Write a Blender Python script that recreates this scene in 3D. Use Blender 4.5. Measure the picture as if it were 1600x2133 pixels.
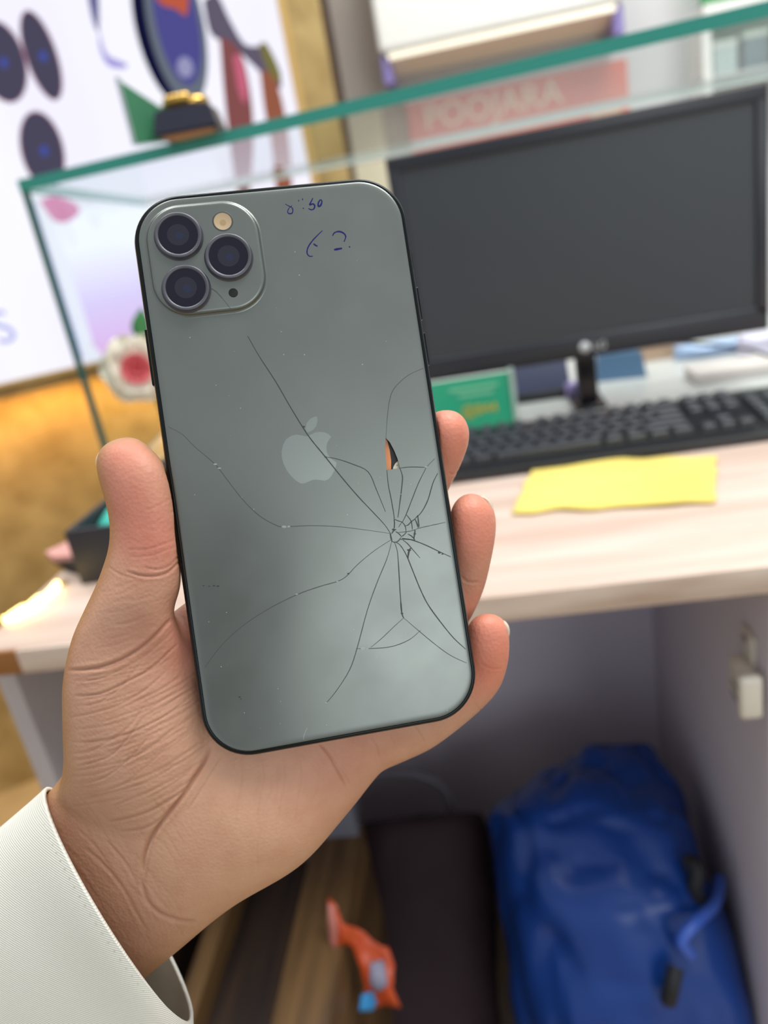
import bpy, bmesh, math, random
import numpy as np
from mathutils import Vector, Matrix, noise
from mathutils.geometry import delaunay_2d_cdt
random.seed(7); np.random.seed(7)
for o in list(bpy.data.objects): bpy.data.objects.remove(o, do_unlink=True)
SC = bpy.context.scene
COL = SC.collection

# ------------------------------------------------------------------ camera
W, H, FPX = 1600.0, 2133.0, 1600.0
CAMZ = 1.02
_p, _r, _y = map(math.radians, (20.0, 10.6, 9.0))
F = Vector((-math.sin(_y)*math.cos(_p), math.cos(_y)*math.cos(_p), -math.sin(_p)))
_rt = Vector((math.cos(_y), math.sin(_y), 0)); _up = _rt.cross(F)
R = _rt*math.cos(_r) - _up*math.sin(_r)
U = _rt*math.sin(_r) + _up*math.cos(_r)
C0 = Vector((0, 0, CAMZ))
cd = bpy.data.cameras.new('camera'); cam = bpy.data.objects.new('camera', cd); COL.objects.link(cam)
cam.matrix_world = Matrix(((R.x, U.x, -F.x, 0), (R.y, U.y, -F.y, 0), (R.z, U.z, -F.z, CAMZ), (0, 0, 0, 1)))
cd.sensor_fit = 'HORIZONTAL'; cd.sensor_width = 36.0; cd.lens = 36.0*FPX/W
cd.clip_start = 0.01; cd.clip_end = 50
cd.dof.use_dof = True; cd.dof.focus_distance = 0.214; cd.dof.aperture_fstop = 10.5
SC.camera = cam

# ------------------------------------------------------------------ world, lights, exposure
wd = bpy.data.worlds.new('shop_ambient'); SC.world = wd; wd.use_nodes = True
wd.node_tree.nodes['Background'].inputs[0].default_value = (0.93, 0.97, 1.0, 1)
wd.node_tree.nodes['Background'].inputs[1].default_value = 0.50
def area(name, loc, target, sx, sy, energy, col):
    l = bpy.data.lights.new(name, 'AREA'); l.shape = 'RECTANGLE'; l.size = sx; l.size_y = sy
    l.energy = energy; l.color = col
    o = bpy.data.objects.new(name, l); COL.objects.link(o); o.location = loc
    o.rotation_euler = (Vector(target)-Vector(loc)).to_track_quat('-Z', 'Y').to_euler()
    return o
area('ceiling_panel_light', (1.0, 0.45, 2.9), (1.0, 0.45, 0), 1.2, 1.2, 40, (1, 0.98, 0.94))
area('ceiling_panel_light', (-0.5, 0.6, 2.9), (-0.5, 0.6, 0), 0.6, 1.2, 18, (1, 0.97, 0.93))
area('ceiling_panel_light', (0.5, 1.3, 2.9), (0.5, 1.3, 0), 1.0, 0.6, 16, (1, 0.97, 0.92))
_wd = (R*0.36 - U*0.04 - F*0.95).normalized(); _wl = C0 + _wd*4.0
area('added_rear_light', _wl, C0 + F*0.22, 2.0, 1.5, 29, (0.97, 1.0, 0.99))  # unseen light added for the phone-back gradient and front light on the hand
SC.view_settings.view_transform = 'Standard'; SC.view_settings.look = 'None'
SC.view_settings.exposure = 0.16; SC.view_settings.gamma = 1.0
SC.view_settings.use_curve_mapping = False

# ------------------------------------------------------------------ pixel helpers (real positions of what the photo shows)
def ray(x, y): return F + R*((x-W/2)/FPX) + U*((H/2-y)/FPX)
def P(x, y, d): return C0 + ray(x, y)*d                       # point at depth d
def onz(x, y, z): r = ray(x, y); return C0 + r*((z-CAMZ)/r.z)
def ony(x, y, Y): r = ray(x, y); return C0 + r*(Y/r.y)
def onx(x, y, X): r = ray(x, y); return C0 + r*(X/r.x)
def onplane(x, y, p0, n): r = ray(x, y); return C0 + r*((p0-C0).dot(n)/r.dot(n))

# ------------------------------------------------------------------ object helpers
def tag(o, label=None, cat=None, group=None, kind=None):
    if label: o['label'] = label
    if cat: o['category'] = cat
    if group: o['group'] = group
    if kind: o['kind'] = kind
    return o
def empty(name, loc=(0, 0, 0), label=None, cat=None, group=None):
    o = bpy.data.objects.new(name, None); COL.objects.link(o); o.location = loc; o.empty_display_size = 0.02
    return tag(o, label, cat, group)
def link(name, me, mat=None, parent=None, smooth=False):
    o = bpy.data.objects.new(name, me); COL.objects.link(o)
    if mat and not me.materials: me.materials.append(mat)
    if parent: o.parent = parent
    if smooth: me.polygons.foreach_set('use_smooth', [True]*len(me.polygons))
    return o
def mesh(name, verts, faces, mat=None, parent=None, smooth=False):
    me = bpy.data.meshes.new(name); me.from_pydata([tuple(v) for v in verts], [], faces); me.update()
    bm = bmesh.new(); bm.from_mesh(me); bmesh.ops.recalc_face_normals(bm, faces=bm.faces); bm.to_mesh(me); bm.free()
    return link(name, me, mat, parent, smooth)
def rel(pt, parent):       # world -> parent local for unrotated empties
    return Vector(pt) - parent.location if parent else Vector(pt)
def boxmesh(name, x0, x1, y0, y1, z0, z1, bev=0.0, seg=2):
    bm = bmesh.new(); bmesh.ops.create_cube(bm, size=1)
    for v in bm.verts:
        v.co = Vector(((x0+x1)/2+v.co.x*(x1-x0), (y0+y1)/2+v.co.y*(y1-y0), (z0+z1)/2+v.co.z*(z1-z0)))
    if bev: bmesh.ops.bevel(bm, geom=bm.edges[:], offset=bev, segments=seg, affect='EDGES', profile=0.6)
    me = bpy.data.meshes.new(name); bm.to_mesh(me); bm.free(); return me
def box(name, x0, x1, y0, y1, z0, z1, mat, parent=None, bev=0.0, seg=2):
    l = parent.location if parent else Vector((0, 0, 0))
    return link(name, boxmesh(name, x0-l.x, x1-l.x, y0-l.y, y1-l.y, z0-l.z, z1-l.z, bev, seg), mat, parent, bev > 0)
def prism(name, pts, ext, mat, parent=None, bev=0.0, smooth=False):   # polygon pts extruded by vector ext
    l = parent.location if parent else Vector((0, 0, 0))
    bm = bmesh.new(); vs = [bm.verts.new(Vector(p)-l) for p in pts]; f = bm.faces.new(vs)
    r = bmesh.ops.extrude_face_region(bm, geom=[f])
    bmesh.ops.translate(bm, vec=Vector(ext), verts=[v for v in r['geom'] if isinstance(v, bmesh.types.BMVert)])
    bmesh.ops.recalc_face_normals(bm, faces=bm.faces)
    if bev: bmesh.ops.bevel(bm, geom=bm.edges[:], offset=bev, segments=2, affect='EDGES', profile=0.6)
    me = bpy.data.meshes.new(name); bm.to_mesh(me); bm.free(); return link(name, me, mat, parent, smooth)
def catmull(pts, k):
    pts = [np.array(p, float) for p in pts]; out = []
    for i in range(len(pts)-1):
        a = pts[max(i-1, 0)]; b = pts[i]; c = pts[i+1]; d = pts[min(i+2, len(pts)-1)]
        for j in range(k):
            t = j/k
            out.append(0.5*((2*b)+(-a+c)*t+(2*a-5*b+4*c-d)*t*t+(-a+3*b-3*c+d)*t**3))
    out.append(pts[-1]); return out
def tube(name, pts, r, mat, parent=None, n=10, k=6, smooth=True, closed=False):
    pts = [Vector(p) for p in (catmull(pts, k) if k else pts)]
    l = parent.location if parent else Vector((0, 0, 0))
    vs, fs = [], []
    for i, p in enumerate(pts):
        t = (pts[min(i+1, len(pts)-1)]-pts[max(i-1, 0)]).normalized()
        a = t.orthogonal() if i == 0 else (a-t*a.dot(t))
        a = a.normalized(); b = t.cross(a)
        rr = r[min(i, len(r)-1)] if isinstance(r, (list, tuple)) else r
        for j in range(n):
            th = 2*math.pi*j/n; vs.append(p-l+a*math.cos(th)*rr+b*math.sin(th)*rr)
    for i in range(len(pts)-1):
        for j in range(n): fs.append((i*n+j, i*n+(j+1) % n, (i+1)*n+(j+1) % n, (i+1)*n+j))
    fs.append(tuple(range(n))); fs.append(tuple(range((len(pts)-1)*n, len(pts)*n)))
    return mesh(name, vs, fs, mat, parent, smooth)
def loft_geo(slices, n=36, k=6, ex=2.3, caps=True):
    """slices: (Lx,Ly,Rx,Ry,dL,dR,t, sx,sy): ring through the pixels L and R at depths dL,dR, half thickness t in depth,
       (sx,sy) pixel shift of the far side against the near side"""
    sl = [tuple(s)+(0,)*(9-len(s)) for s in slices]
    sl = catmull(sl, k) if k else [np.array(s, float) for s in sl]
    vs, fs = [], []
    for s in sl:
        a0 = P(s[0], s[1], s[4]); a1 = P(s[2], s[3], s[5]); c = (a0+a1)/2; a = (a1-a0)/2
        dm = (s[4]+s[5])/2
        b = ray((s[0]+s[2])/2, (s[1]+s[3])/2)*s[6] + (R*s[7]-U*s[8])*(dm/FPX)
        for j in range(n):
            th = 2*math.pi*j/n; cs, sn = math.cos(th), math.sin(th)
            cs = math.copysign(abs(cs)**(2/ex), cs); sn = math.copysign(abs(sn)**(2/ex), sn)
            vs.append(c+a*cs+b*sn)
    m = len(sl)
    for i in range(m-1):
        for j in range(n): fs.append((i*n+j, i*n+(j+1) % n, (i+1)*n+(j+1) % n, (i+1)*n+j))
    if caps: fs.append(tuple(range(n))); fs.append(tuple(range((m-1)*n, m*n)))
    return vs, fs
def text_mesh(name, body, mat, parent, mw, size, ext=0.0004, align='LEFT'):
    cu = bpy.data.curves.new(name, 'FONT'); cu.body = body; cu.size = size; cu.extrude = ext; cu.align_x = align; cu.resolution_u = 3
    o = bpy.data.objects.new(name, cu); COL.objects.link(o)
    bpy.context.view_layer.update()
    me = bpy.data.meshes.new_from_object(o.evaluated_get(bpy.context.evaluated_depsgraph_get()))
    bpy.data.objects.remove(o, do_unlink=True)
    me.transform(mw); ob = link(name, me, mat, parent)
    return ob

# ------------------------------------------------------------------ materials
def srgb(r, g, b):
    f = lambda c: (c/255/12.92) if c/255 <= 0.04045 else ((c/255+0.055)/1.055)**2.4
    return (f(r), f(g), f(b), 1)
def mat(name, col, rough=0.5, metal=0.0, spec=0.5, coat=0.0, emis=None, es=0.0, trans=0.0, alpha=1.0, sss=0.0, sheen=0.0):
    m = bpy.data.materials.new(name); m.use_nodes = True
    b = m.node_tree.nodes['Principled BSDF']; i = b.inputs
    i['Base Color'].default_value = col; i['Roughness'].default_value = rough; i['Metallic'].default_value = metal
    i['Specular IOR Level'].default_value = spec; i['Coat Weight'].default_value = coat
    i['Transmission Weight'].default_value = trans; i['Alpha'].default_value = alpha
    i['Sheen Weight'].default_value = sheen
    if emis: i['Emission Color'].default_value = emis; i['Emission Strength'].default_value = es
    return m
def N(m, t, **kw):
    n = m.node_tree.nodes.new(t)
    for k, v in kw.items(): setattr(n, k, v)
    return n
def noise_col(m, c1, c2, scale, detail=4, lo=0.35, hi=0.65, stretch=(1, 1, 1), bump=0.0, bscale=None, bdist=0.001, rot=(0, 0, 0)):
    nt = m.node_tree; b = nt.nodes['Principled BSDF']
    tc = N(m, 'ShaderNodeTexCoord'); mp = N(m, 'ShaderNodeMapping'); mp.inputs['Scale'].default_value = stretch
    mp.inputs['Rotation'].default_value = rot
    nt.links.new(tc.outputs['Object'], mp.inputs['Vector'])
    no = N(m, 'ShaderNodeTexNoise'); no.inputs['Scale'].default_value = scale; no.inputs['Detail'].default_value = detail
    nt.links.new(mp.outputs[0], no.inputs['Vector'])
    cr = N(m, 'ShaderNodeValToRGB'); e = cr.color_ramp.elements
    e[0].position = lo; e[0].color = c1; e[1].position = hi; e[1].color = c2
    nt.links.new(no.outputs['Fac'], cr.inputs['Fac']); nt.links.new(cr.outputs[0], b.inputs['Base Color'])
    if bump:
        n2 = N(m, 'ShaderNodeTexNoise'); n2.inputs['Scale'].default_value = bscale or scale; n2.inputs['Detail'].default_value = detail
        nt.links.new(mp.outputs[0], n2.inputs['Vector'])
        bu = N(m, 'ShaderNodeBump'); bu.inputs['Strength'].default_value = bump; bu.inputs['Distance'].default_value = bdist
        nt.links.new(n2.outputs['Fac'], bu.inputs['Height']); nt.links.new(bu.outputs[0], b.inputs['Normal'])
    return m
def glow(name, col, s):
    m = bpy.data.materials.new(name); m.use_nodes = True; nt = m.node_tree; nt.nodes.clear()
    e = nt.nodes.new('ShaderNodeEmission'); e.inputs[0].default_value = col; e.inputs[1].default_value = s
    o = nt.nodes.new('ShaderNodeOutputMaterial'); nt.links.new(e.outputs[0], o.inputs[0]); return m
def sheet_glass(name, tint, fres_ior=1.5, base=0.0):
    m = bpy.data.materials.new(name); m.use_nodes = True; nt = m.node_tree; nt.nodes.clear()
    t = nt.nodes.new('ShaderNodeBsdfTransparent'); t.inputs[0].default_value = tint
    g = nt.nodes.new('ShaderNodeBsdfGlossy'); g.inputs['Roughness'].default_value = 0.02
    fr = nt.nodes.new('ShaderNodeFresnel'); fr.inputs[0].default_value = fres_ior
    mx = nt.nodes.new('ShaderNodeMixShader'); o = nt.nodes.new('ShaderNodeOutputMaterial')
    ge = nt.nodes.new('ShaderNodeNewGeometry'); sb = nt.nodes.new('ShaderNodeMath'); sb.operation = 'SUBTRACT'; sb.inputs[0].default_value = 1.0
    nt.links.new(ge.outputs['Backfacing'], sb.inputs[1]); ml = nt.nodes.new('ShaderNodeMath'); ml.operation = 'MULTIPLY'
    nt.links.new(fr.outputs[0], ml.inputs[0]); nt.links.new(sb.outputs[0], ml.inputs[1])
    nt.links.new(ml.outputs[0], mx.inputs[0]); nt.links.new(t.outputs[0], mx.inputs[1]); nt.links.new(g.outputs[0], mx.inputs[2])
    nt.links.new(mx.outputs[0], o.inputs[0]); return m

M = {}
M['wood_top'] = noise_col(mat('pale_wood', (1, 1, 1, 1), 0.38), srgb(200, 176, 162), srgb(219, 201, 190), 7, 6, 0.35, 0.68, (0.6, 5, 1))
M['wood_edge'] = noise_col(mat('pale_wood_edge', (1, 1, 1, 1), 0.45), srgb(186, 160, 143), srgb(226, 208, 194), 9, 5, 0.35, 0.65, (0.7, 1, 5))
M['brown_edge'] = mat('brown_edge_band', srgb(150, 98, 46), 0.5)
M['lav_panel'] = mat('lavender_grey_laminate', srgb(224, 218, 234), 0.55)
M['lav_light'] = mat('light_lavender_laminate', srgb(216, 210, 220), 0.55)
M['slate'] = mat('slate_grey_laminate', srgb(104, 105, 118), 0.55)
M['leg'] = mat('pale_grey_edge', srgb(190, 182, 184), 0.5)
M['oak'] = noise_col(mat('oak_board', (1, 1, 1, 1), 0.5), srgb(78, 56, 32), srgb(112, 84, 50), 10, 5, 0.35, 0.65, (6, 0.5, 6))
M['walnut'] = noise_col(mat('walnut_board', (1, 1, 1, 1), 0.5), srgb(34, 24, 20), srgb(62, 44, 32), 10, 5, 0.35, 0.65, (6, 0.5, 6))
M['floor'] = noise_col(mat('beige_floor_tile', (1, 1, 1, 1), 0.3), srgb(150, 130, 96), srgb(186, 166, 128), 3, 4)
M['gold'] = noise_col(mat('gold_textured_wallpaper', (1, 1, 1, 1), 0.42, 0.35), srgb(158, 132, 82), srgb(192, 166, 112), 14, 8, 0.3, 0.7, (1, 1, 1), 0.35, 60, 0.003)
M['taupe'] = mat('taupe_wall_paint', srgb(176, 167, 160), 0.8)
M['pale_wall'] = mat('pale_grey_wall_paint', srgb(214, 214, 216), 0.8)
M['brown'] = mat('dark_brown_wood', srgb(84, 62, 48), 0.6)
M['white'] = mat('white_plastic', srgb(240, 240, 236), 0.35)
M['cream'] = mat('cream_paint', srgb(240, 234, 206), 0.6)
M['glass'] = sheet_glass('clear_glass', (0.94, 0.98, 0.975, 1), 1.19)
M['glass_edge'] = mat('green_glass_edge', srgb(44, 140, 128), 0.15, 0, 0.6, emis=None)
M['glass_edge_dark'] = mat('deep_green_glass_edge', srgb(20, 82, 74), 0.15, 0, 0.6)
M['black'] = mat('black_plastic', srgb(30, 31, 36), 0.4)
M['bezel'] = mat('black_monitor_bezel', srgb(34, 36, 46), 0.35)
M['screen'] = mat('dark_matte_screen', srgb(52, 56, 63), 0.42, 0, 0.5)
M['key'] = mat('black_key', srgb(56, 59, 66), 0.3)
M['kbase'] = mat('black_keyboard_body', srgb(26, 27, 31), 0.35)
M['silver'] = mat('silver_print', srgb(200, 204, 208), 0.4)
M['yellow'] = noise_col(mat('yellow_cloth', (1, 1, 1, 1), 0.85, sheen=0.2), srgb(214, 190, 88), srgb(238, 218, 112), 9, 4, 0.3, 0.7, (1, 1, 1), 0.3, 300, 0.0006)
M['olive_mark'] = mat('olive_stain', srgb(226, 206, 88), 0.9)

# ------------------------------------------------------------------ the room
DZ = 0.75                                    # desk top height
fl = box('floor', -3.2, 2.6, -1.5, 3.0, -0.05, 0.0, M['floor']); tag(fl, kind='structure')
bw = box('wall_back', -0.75, 2.6, 2.3, 2.4, 0, 2.9, M['pale_wall']); tag(bw, kind='structure')
tp = box('trim_1', -0.26, -0.105, 2.27, 2.3, 0, 2.9, M['taupe']); tag(tp, 'taupe painted wall strip beside the white air conditioner', kind='structure')
tb = box('trim_2', -0.315, -0.262, 2.16, 2.3, 0, 2.9, M['brown']); tag(tb, 'dark brown wooden corner post', kind='structure')
# oblique left wall with gold paper
phi = math.radians(35); WD = Vector((math.cos(phi), math.sin(phi), 0)); WN = Vector((math.sin(phi), -math.cos(phi), 0))   # WN points into room
W0 = Vector((-0.65, 1.65, 0))
a = W0 - WD*2.6; b = W0 + WD*0.50
wl = prism('wall_left', [a, b, b+Vector((0, 0, 2.9)), a+Vector((0, 0, 2.9))], -WN*0.06, M['gold']); tag(wl, kind='structure')

# ---- light box poster on the left wall
def wp(px, py, off=0.0): return onplane(px, py, W0+WN*(0.05+off), WN)
lbA = wp(-260, 861); lbB = wp(655, 640)
lb = empty('light_box', (lbA+lbB)/2, 'large backlit white poster panel with dark oval camera prints on gold wall', 'light box')
zb = wp(110, 774).z; s0 = (wp(-420, 500)-W0).dot(WD); s1 = (wp(612, 180)-W0).dot(WD)
def wl_pt(s, z, off): p = W0+WD*s+WN*off; return Vector((p.x, p.y, z))
Mpost = bpy.data.materials.new('backlit_print'); Mpost.use_nodes = True
nt = Mpost.node_tree; nt.nodes.clear()
tc = nt.nodes.new('ShaderNodeTexCoord'); sp = nt.nodes.new('ShaderNodeSeparateXYZ'); nt.links.new(tc.outputs['Generated'], sp.inputs[0])
no = nt.nodes.new('ShaderNodeTexNoise'); no.inputs['Scale'].default_value = 3.0; nt.links.new(tc.outputs['Generated'], no.inputs['Vector'])
cr = nt.nodes.new('ShaderNodeValToRGB'); e = cr.color_ramp.elements
e[0].position = 0.38; e[0].color = (0.88, 0.86, 0.99, 1); e[1].position = 0.62; e[1].color = (0.93, 0.93, 1.0, 1)
nt.links.new(no.outputs['Fac'], cr.inputs[0])
em = nt.nodes.new('ShaderNodeEmission'); em.inputs[1].default_value = 0.95; nt.links.new(cr.outputs[0], em.inputs[0])
ou = nt.nodes.new('ShaderNodeOutputMaterial'); nt.links.new(em.outputs[0], ou.inputs[0])
prism('poster_face', [wl_pt(s0, zb, 0.045), wl_pt(s1, zb, 0.045), wl_pt(s1, 2.6, 0.045), wl_pt(s0, 2.6, 0.045)], -WN*0.006, Mpost, lb)
M['frame_silver'] = mat('champagne_frame', srgb(214, 176, 110), 0.3, 0.6)
for nm, sa, sb, za, zc in (('frame_rail', s0-.02, s1+.015, zb-.007, zb), ('frame_rail', s0-.02, s1+.015, 2.6, 2.618),
                           ('frame_rail', s0-.02, s0, zb, 2.6), ('frame_rail', s1, s1+.015, zb, 2.6)):
    prism(nm, [wl_pt(sa, za, 0.055), wl_pt(sb, za, 0.055), wl_pt(sb, zc, 0.055), wl_pt(sa, zc, 0.055)], -WN*0.055, M['frame_silver'], lb)
def printed(name, pts, col, strength=0.9, off=0.0, smooth=False):
    q = [wp(x, y, off) for x, y in (catmull(pts+[pts[0]], 5)[:-1] if smooth else pts)]
    return prism(name, [Vector(v) for v in q], -WN*0.0015, glow(name+'_ink', col, strength), lb)
def ell(cx, cy, a, b, rot, n=40):
    c, s = math.cos(math.radians(rot)), math.sin(math.radians(rot))
    return [(cx+a*math.cos(t)*c-b*math.sin(t)*s, cy+a*math.cos(t)*s+b*math.sin(t)*c) for t in [2*math.pi*i/n for i in range(n)]]
for (cx, cy, a_, b_, rot) in ((4, 128, 46, 86, -17), (86, 115, 30, 96, -19), (88, 312, 42, 80, -14)):
    printed('printed_rim', ell(cx, cy, a_+3, b_+3, rot), srgb(176, 130, 150), 0.8, 0.0)
    printed('printed_lens', ell(cx, cy, a_, b_, rot), srgb(82, 78, 100), 0.75, 0.002)
    printed('printed_glint', ell(cx+4, cy+2, 9, 12, rot), srgb(78, 90, 170), 0.75, 0.004)
printed('printed_watch_rim', ell(352, 50, 70, 178, -13), srgb(24, 26, 66), 0.6, 0.0)
printed('printed_watch_case', ell(366, 48, 58, 172, -12), srgb(110, 118, 132), 0.8, 0.002)
printed('printed_watch_face', ell(368, 42, 44, 138, -12), srgb(84, 82, 150), 0.8, 0.004)
printed('printed_watch_glow', [(318, -60), (384, -60), (390, 28), (366, 18), (330, 2)], srgb(200, 96, 70), 0.8, 0.006, True)
printed('printed_watch_mark', ell(386, 140, 16, 22, -12), srgb(160, 160, 200), 0.8, 0.006)
printed('printed_strap', [(178, -40), (202, -40), (206, 60), (196, 50), (186, 10)], srgb(110, 110, 160), 0.8, 0.0, True)
printed('printed_curl', [(206, 60), (222, 112), (262, 132), (260, 142), (226, 136), (208, 100)], srgb(168, 160, 226), 0.85, 0.0, True)
printed('printed_branch', [(424, 0), (452, -10), (478, 40), (510, 92), (548, 100), (578, 140), (586, 182), (560, 166), (520, 128), (480, 92), (440, 70)], srgb(104, 96, 116), 0.8, 0.0, True)
printed('printed_trunk', [(458, 76), (492, 96), (514, 150), (528, 262), (520, 400), (496, 400), (478, 290), (466, 180)], srgb(140, 84, 84), 0.8, 0.002, True)
printed('printed_trunk', [(542, 146), (570, 160), (590, 220), (606, 330), (606, 420), (580, 420), (566, 300), (552, 230)], srgb(158, 96, 74), 0.8, 0.002, True)
printed('printed_petal', [(486, 118), (500, 116), (514, 170), (512, 214), (498, 190)], srgb(206, 104, 130), 0.85, 0.004, True)
printed('printed_leaf', [(540, 92), (556, 92), (584, 150), (580, 172), (556, 140)], srgb(128, 122, 70), 0.8, 0.004, True)
pf = printed('printed_lilac_field', [(108, 440), (480, 400), (480, 690), (222, 750), (196, 720), (150, 570)], srgb(200, 172, 232), 1.08, 0.0)
nt = pf.data.materials[0].node_tree; em = [n for n in nt.nodes if n.type == 'EMISSION'][0]
tc = nt.nodes.new('ShaderNodeTexCoord'); sp = nt.nodes.new('ShaderNodeSeparateXYZ'); cr = nt.nodes.new('ShaderNodeValToRGB')
nt.links.new(tc.outputs['Generated'], sp.inputs[0]); nt.links.new(sp.outputs['Z'], cr.inputs[0]); nt.links.new(cr.outputs[0], em.inputs[0])
e = cr.color_ramp.elements; e[0].position = 0.05; e[0].color = srgb(218, 170, 226); e[1].position = 0.75; e[1].color = srgb(240, 240, 254)
x_ = cr.color_ramp.elements.new(0.38); x_.color = srgb(214, 196, 240)
printed('printed_blue_line', [(60, 420), (70, 420), (172, 745), (160, 748)], srgb(150, 160, 240), 0.95, 0.001)
printed('printed_pink_flower', [(82, 418), (112, 408), (150, 420), (166, 440), (140, 462), (112, 458)], srgb(226, 150, 190), 0.9, 0.002, True)
# the lettering at the foot of the poster
pb = wp(-52, 736, 0.004); tx = (wp(60, 700, 0.004)-pb).normalized(); tz = Vector((0, 0, 1)); ty = (tz-tx*tz.dot(tx)).normalized(); tn = tx.cross(ty)
mw = Matrix(((tx.x, ty.x, tn.x, pb.x-lb.location.x), (tx.y, ty.y, tn.y, pb.y-lb.location.y), (tx.z, ty.z, tn.z, pb.z-lb.location.z), (0, 0, 0, 1)))
text_mesh('printed_lettering', '0S', glow('lettering_ink', srgb(176, 178, 236), 0.9), lb, mw, 0.088)
# warm strip lamp under the light box
led = area('strip_lamp', wl_pt(s0*0.62, zb-0.03, 0.06), wl_pt(s0*0.62, 0.3, 0.0), 1.6, 0.03, 5.0, (1.0, 0.52, 0.10))
led.rotation_euler = (math.radians(0), 0, phi)

# ---- air conditioner on the back wall
YB = 2.3
ac0 = ony(792, 100, YB-.1); ac1 = ony(1290, 30, YB-.1); zl = ony(1060, 96, YB-.1).z
ac = empty('air_conditioner', ((ac0.x+ac1.x)/2, YB-.1, zl), 'white wall mounted air conditioner above the orange poster', 'air conditioner')
x0, x1 = ac0.x, ac1.x
box('body', x0, x1, YB-.17, YB, zl+.03, zl+.30, M['white'], ac, 0.015, 3)
prism('air_flap', [(x0+.02, YB-.165, zl+.028), (x0+.02, YB-.02, zl), (x0+.02, YB-.02, zl-.012), (x0+.02, YB-.17, zl+.014)], (x1-x0-.04, 0, 0), mat('warm_white_flap', srgb(250, 240, 220), 0.4), ac)
box('vent_slot', x0+.02, x1-.02, YB-.05, YB, zl-.045, zl, mat('grey_vent', srgb(170, 164, 162), 0.6), ac)
for xx in (x0, x1-.025): box('flare_patch', xx, xx+.025, YB-.15, YB, zl-.035, zl+.03, mat('violet_flare', srgb(140, 128, 190), 0.4), ac, 0.004)  # violet lens flare at both ends of the body, modelled as solid blocks

# ---- orange poster with its lettering
po = [ony(x, y, YB-.012) for x, y in ((776, 245), (1305, 105), (1300, 330), (800, 420))]
pr = empty('wall_poster', (sum(p.x for p in po)/4, YB-.012, po[2].z), 'orange poster with cream lettering on the wall behind the monitor', 'poster')
xa, xb = po[0].x, po[1].x; zt = po[0].z+.015; zlow = po[0].z-.17
Mor = noise_col(mat('orange_print', (1, 1, 1, 1), 0.5), srgb(222, 66, 22), srgb(234, 104, 52), 6, 4, 0.3, 0.7)
prism('poster_sheet', [(xa, YB-.004, zlow), (xb, YB-.004, zlow), (xb, YB-.004, zt), (xa, YB-.004, zt)], (0, -.004, 0), Mor, pr)
prism('printed_band', [(xa+.33*(xb-xa), YB-.0085, zlow), (xa+.5*(xb-xa), YB-.0085, zlow), (xa+.47*(xb-xa), YB-.0085, zlow+.05), (xa+.41*(xb-xa), YB-.0085, zlow+.062), (xa+.36*(xb-xa), YB-.0085, zlow+.04)], (0, -.001, 0), mat('blue_grey_print', srgb(104, 126, 156), 0.5), pr)
prism('printed_band', [(xb-.09, YB-.0085, zlow+.02), (xb-.03, YB-.0085, zlow+.02), (xb-.02, YB-.0085, zlow+.08), (xb-.10, YB-.0085, zlow+.08)], (0, -.001, 0), mat('tan_print', srgb(232, 176, 138), 0.5), pr)
pt = ony(886, 272, YB-.01)
mw = Matrix(((1, 0, 0, pt.x-pr.location.x), (0, 0, -1, YB-.009-pr.location.y), (0, 1, 0, pt.z-pr.location.z), (0, 0, 0, 1)))
text_mesh('printed_lettering', 'POOJARA', mat('cream_print', srgb(246, 218, 184), 0.5), pr, mw, 0.084)
cp = prism('trim_3', [(-.29, YB-.03, .6), (-.17, YB-.03, .6), (-.17, YB-.03, 1.19), (-.29, YB-.03, 1.19)], (0, -.02, 0), M['cream']); tag(cp, 'cream painted wall panel behind the phone', kind='structure')

# ---- white framed shelf with green sign at the right
q0 = ony(1440, 62, YB-.05); q1 = ony(1680, 0, YB-.05)
sh = empty('wall_shelf', (q0.x+.2, YB-.05, q0.z-.3), 'white framed wall shelf with green header at the upper right', 'shelf')
xs, zs = q0.x, q0.z
box('frame_post', xs, xs+.02, YB-.14, YB, zs-.4, zs+.012, M['white'], sh)
box('frame_post', xs+.58, xs+.60, YB-.14, YB, zs-.4, zs+.012, M['white'], sh)
box('shelf_board', xs, xs+.6, YB-.16, YB, zs, zs+.028, M['white'], sh)
box('shelf_board', xs, xs+.6, YB-.15, YB, zs-.14, zs-.12, M['white'], sh)
box('header_sign', xs+.005, xs+.6, YB-.13, YB-.11, zs+.028, zs+.2, mat('green_sign', srgb(58, 138, 84), 0.4), sh)
box('back_board', xs+.02, xs+.58, YB-.02, YB, zs-.12, zs, mat('sage_board', srgb(150, 186, 176), 0.6), sh)
box('green_reflection', xs+.05, xs+.2, YB-.15, YB-.14, zs-.016, zs-.004, glow('green_reflection_glow', srgb(60, 255, 160), 1.2), sh)  # glowing bar standing in for a green reflection in the glass top
cols = [srgb(190, 206, 206), srgb(96, 126, 134), srgb(206, 200, 176), srgb(110, 150, 130), srgb(180, 196, 200)]
labs = ['pale grey carton first on the white framed shelf', 'slate blue carton second on the white framed shelf', 'beige carton third on the white framed shelf', 'green carton fourth on the white framed shelf', 'pale blue carton last on the white framed shelf']
for i in range(5):
    xx = xs+.03+i*.07
    cb = empty('carton', (xx+.03, YB-.08, zs-.12), labs[i], 'carton', 'cartons on the wall shelf')
    mm = mat('carton_print', cols[i], 0.5)
    box('carton_body', xx, xx+.055, YB-.12, YB-.04, zs-.12, zs-.12+.062+.008*(i % 3), mm, cb, 0.002)
    box('carton_lid', xx-.001, xx+.056, YB-.121, YB-.039, zs-.12+.06+.008*(i % 3), zs-.12+.074+.008*(i % 3), M['white'], cb, 0.002)

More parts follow.
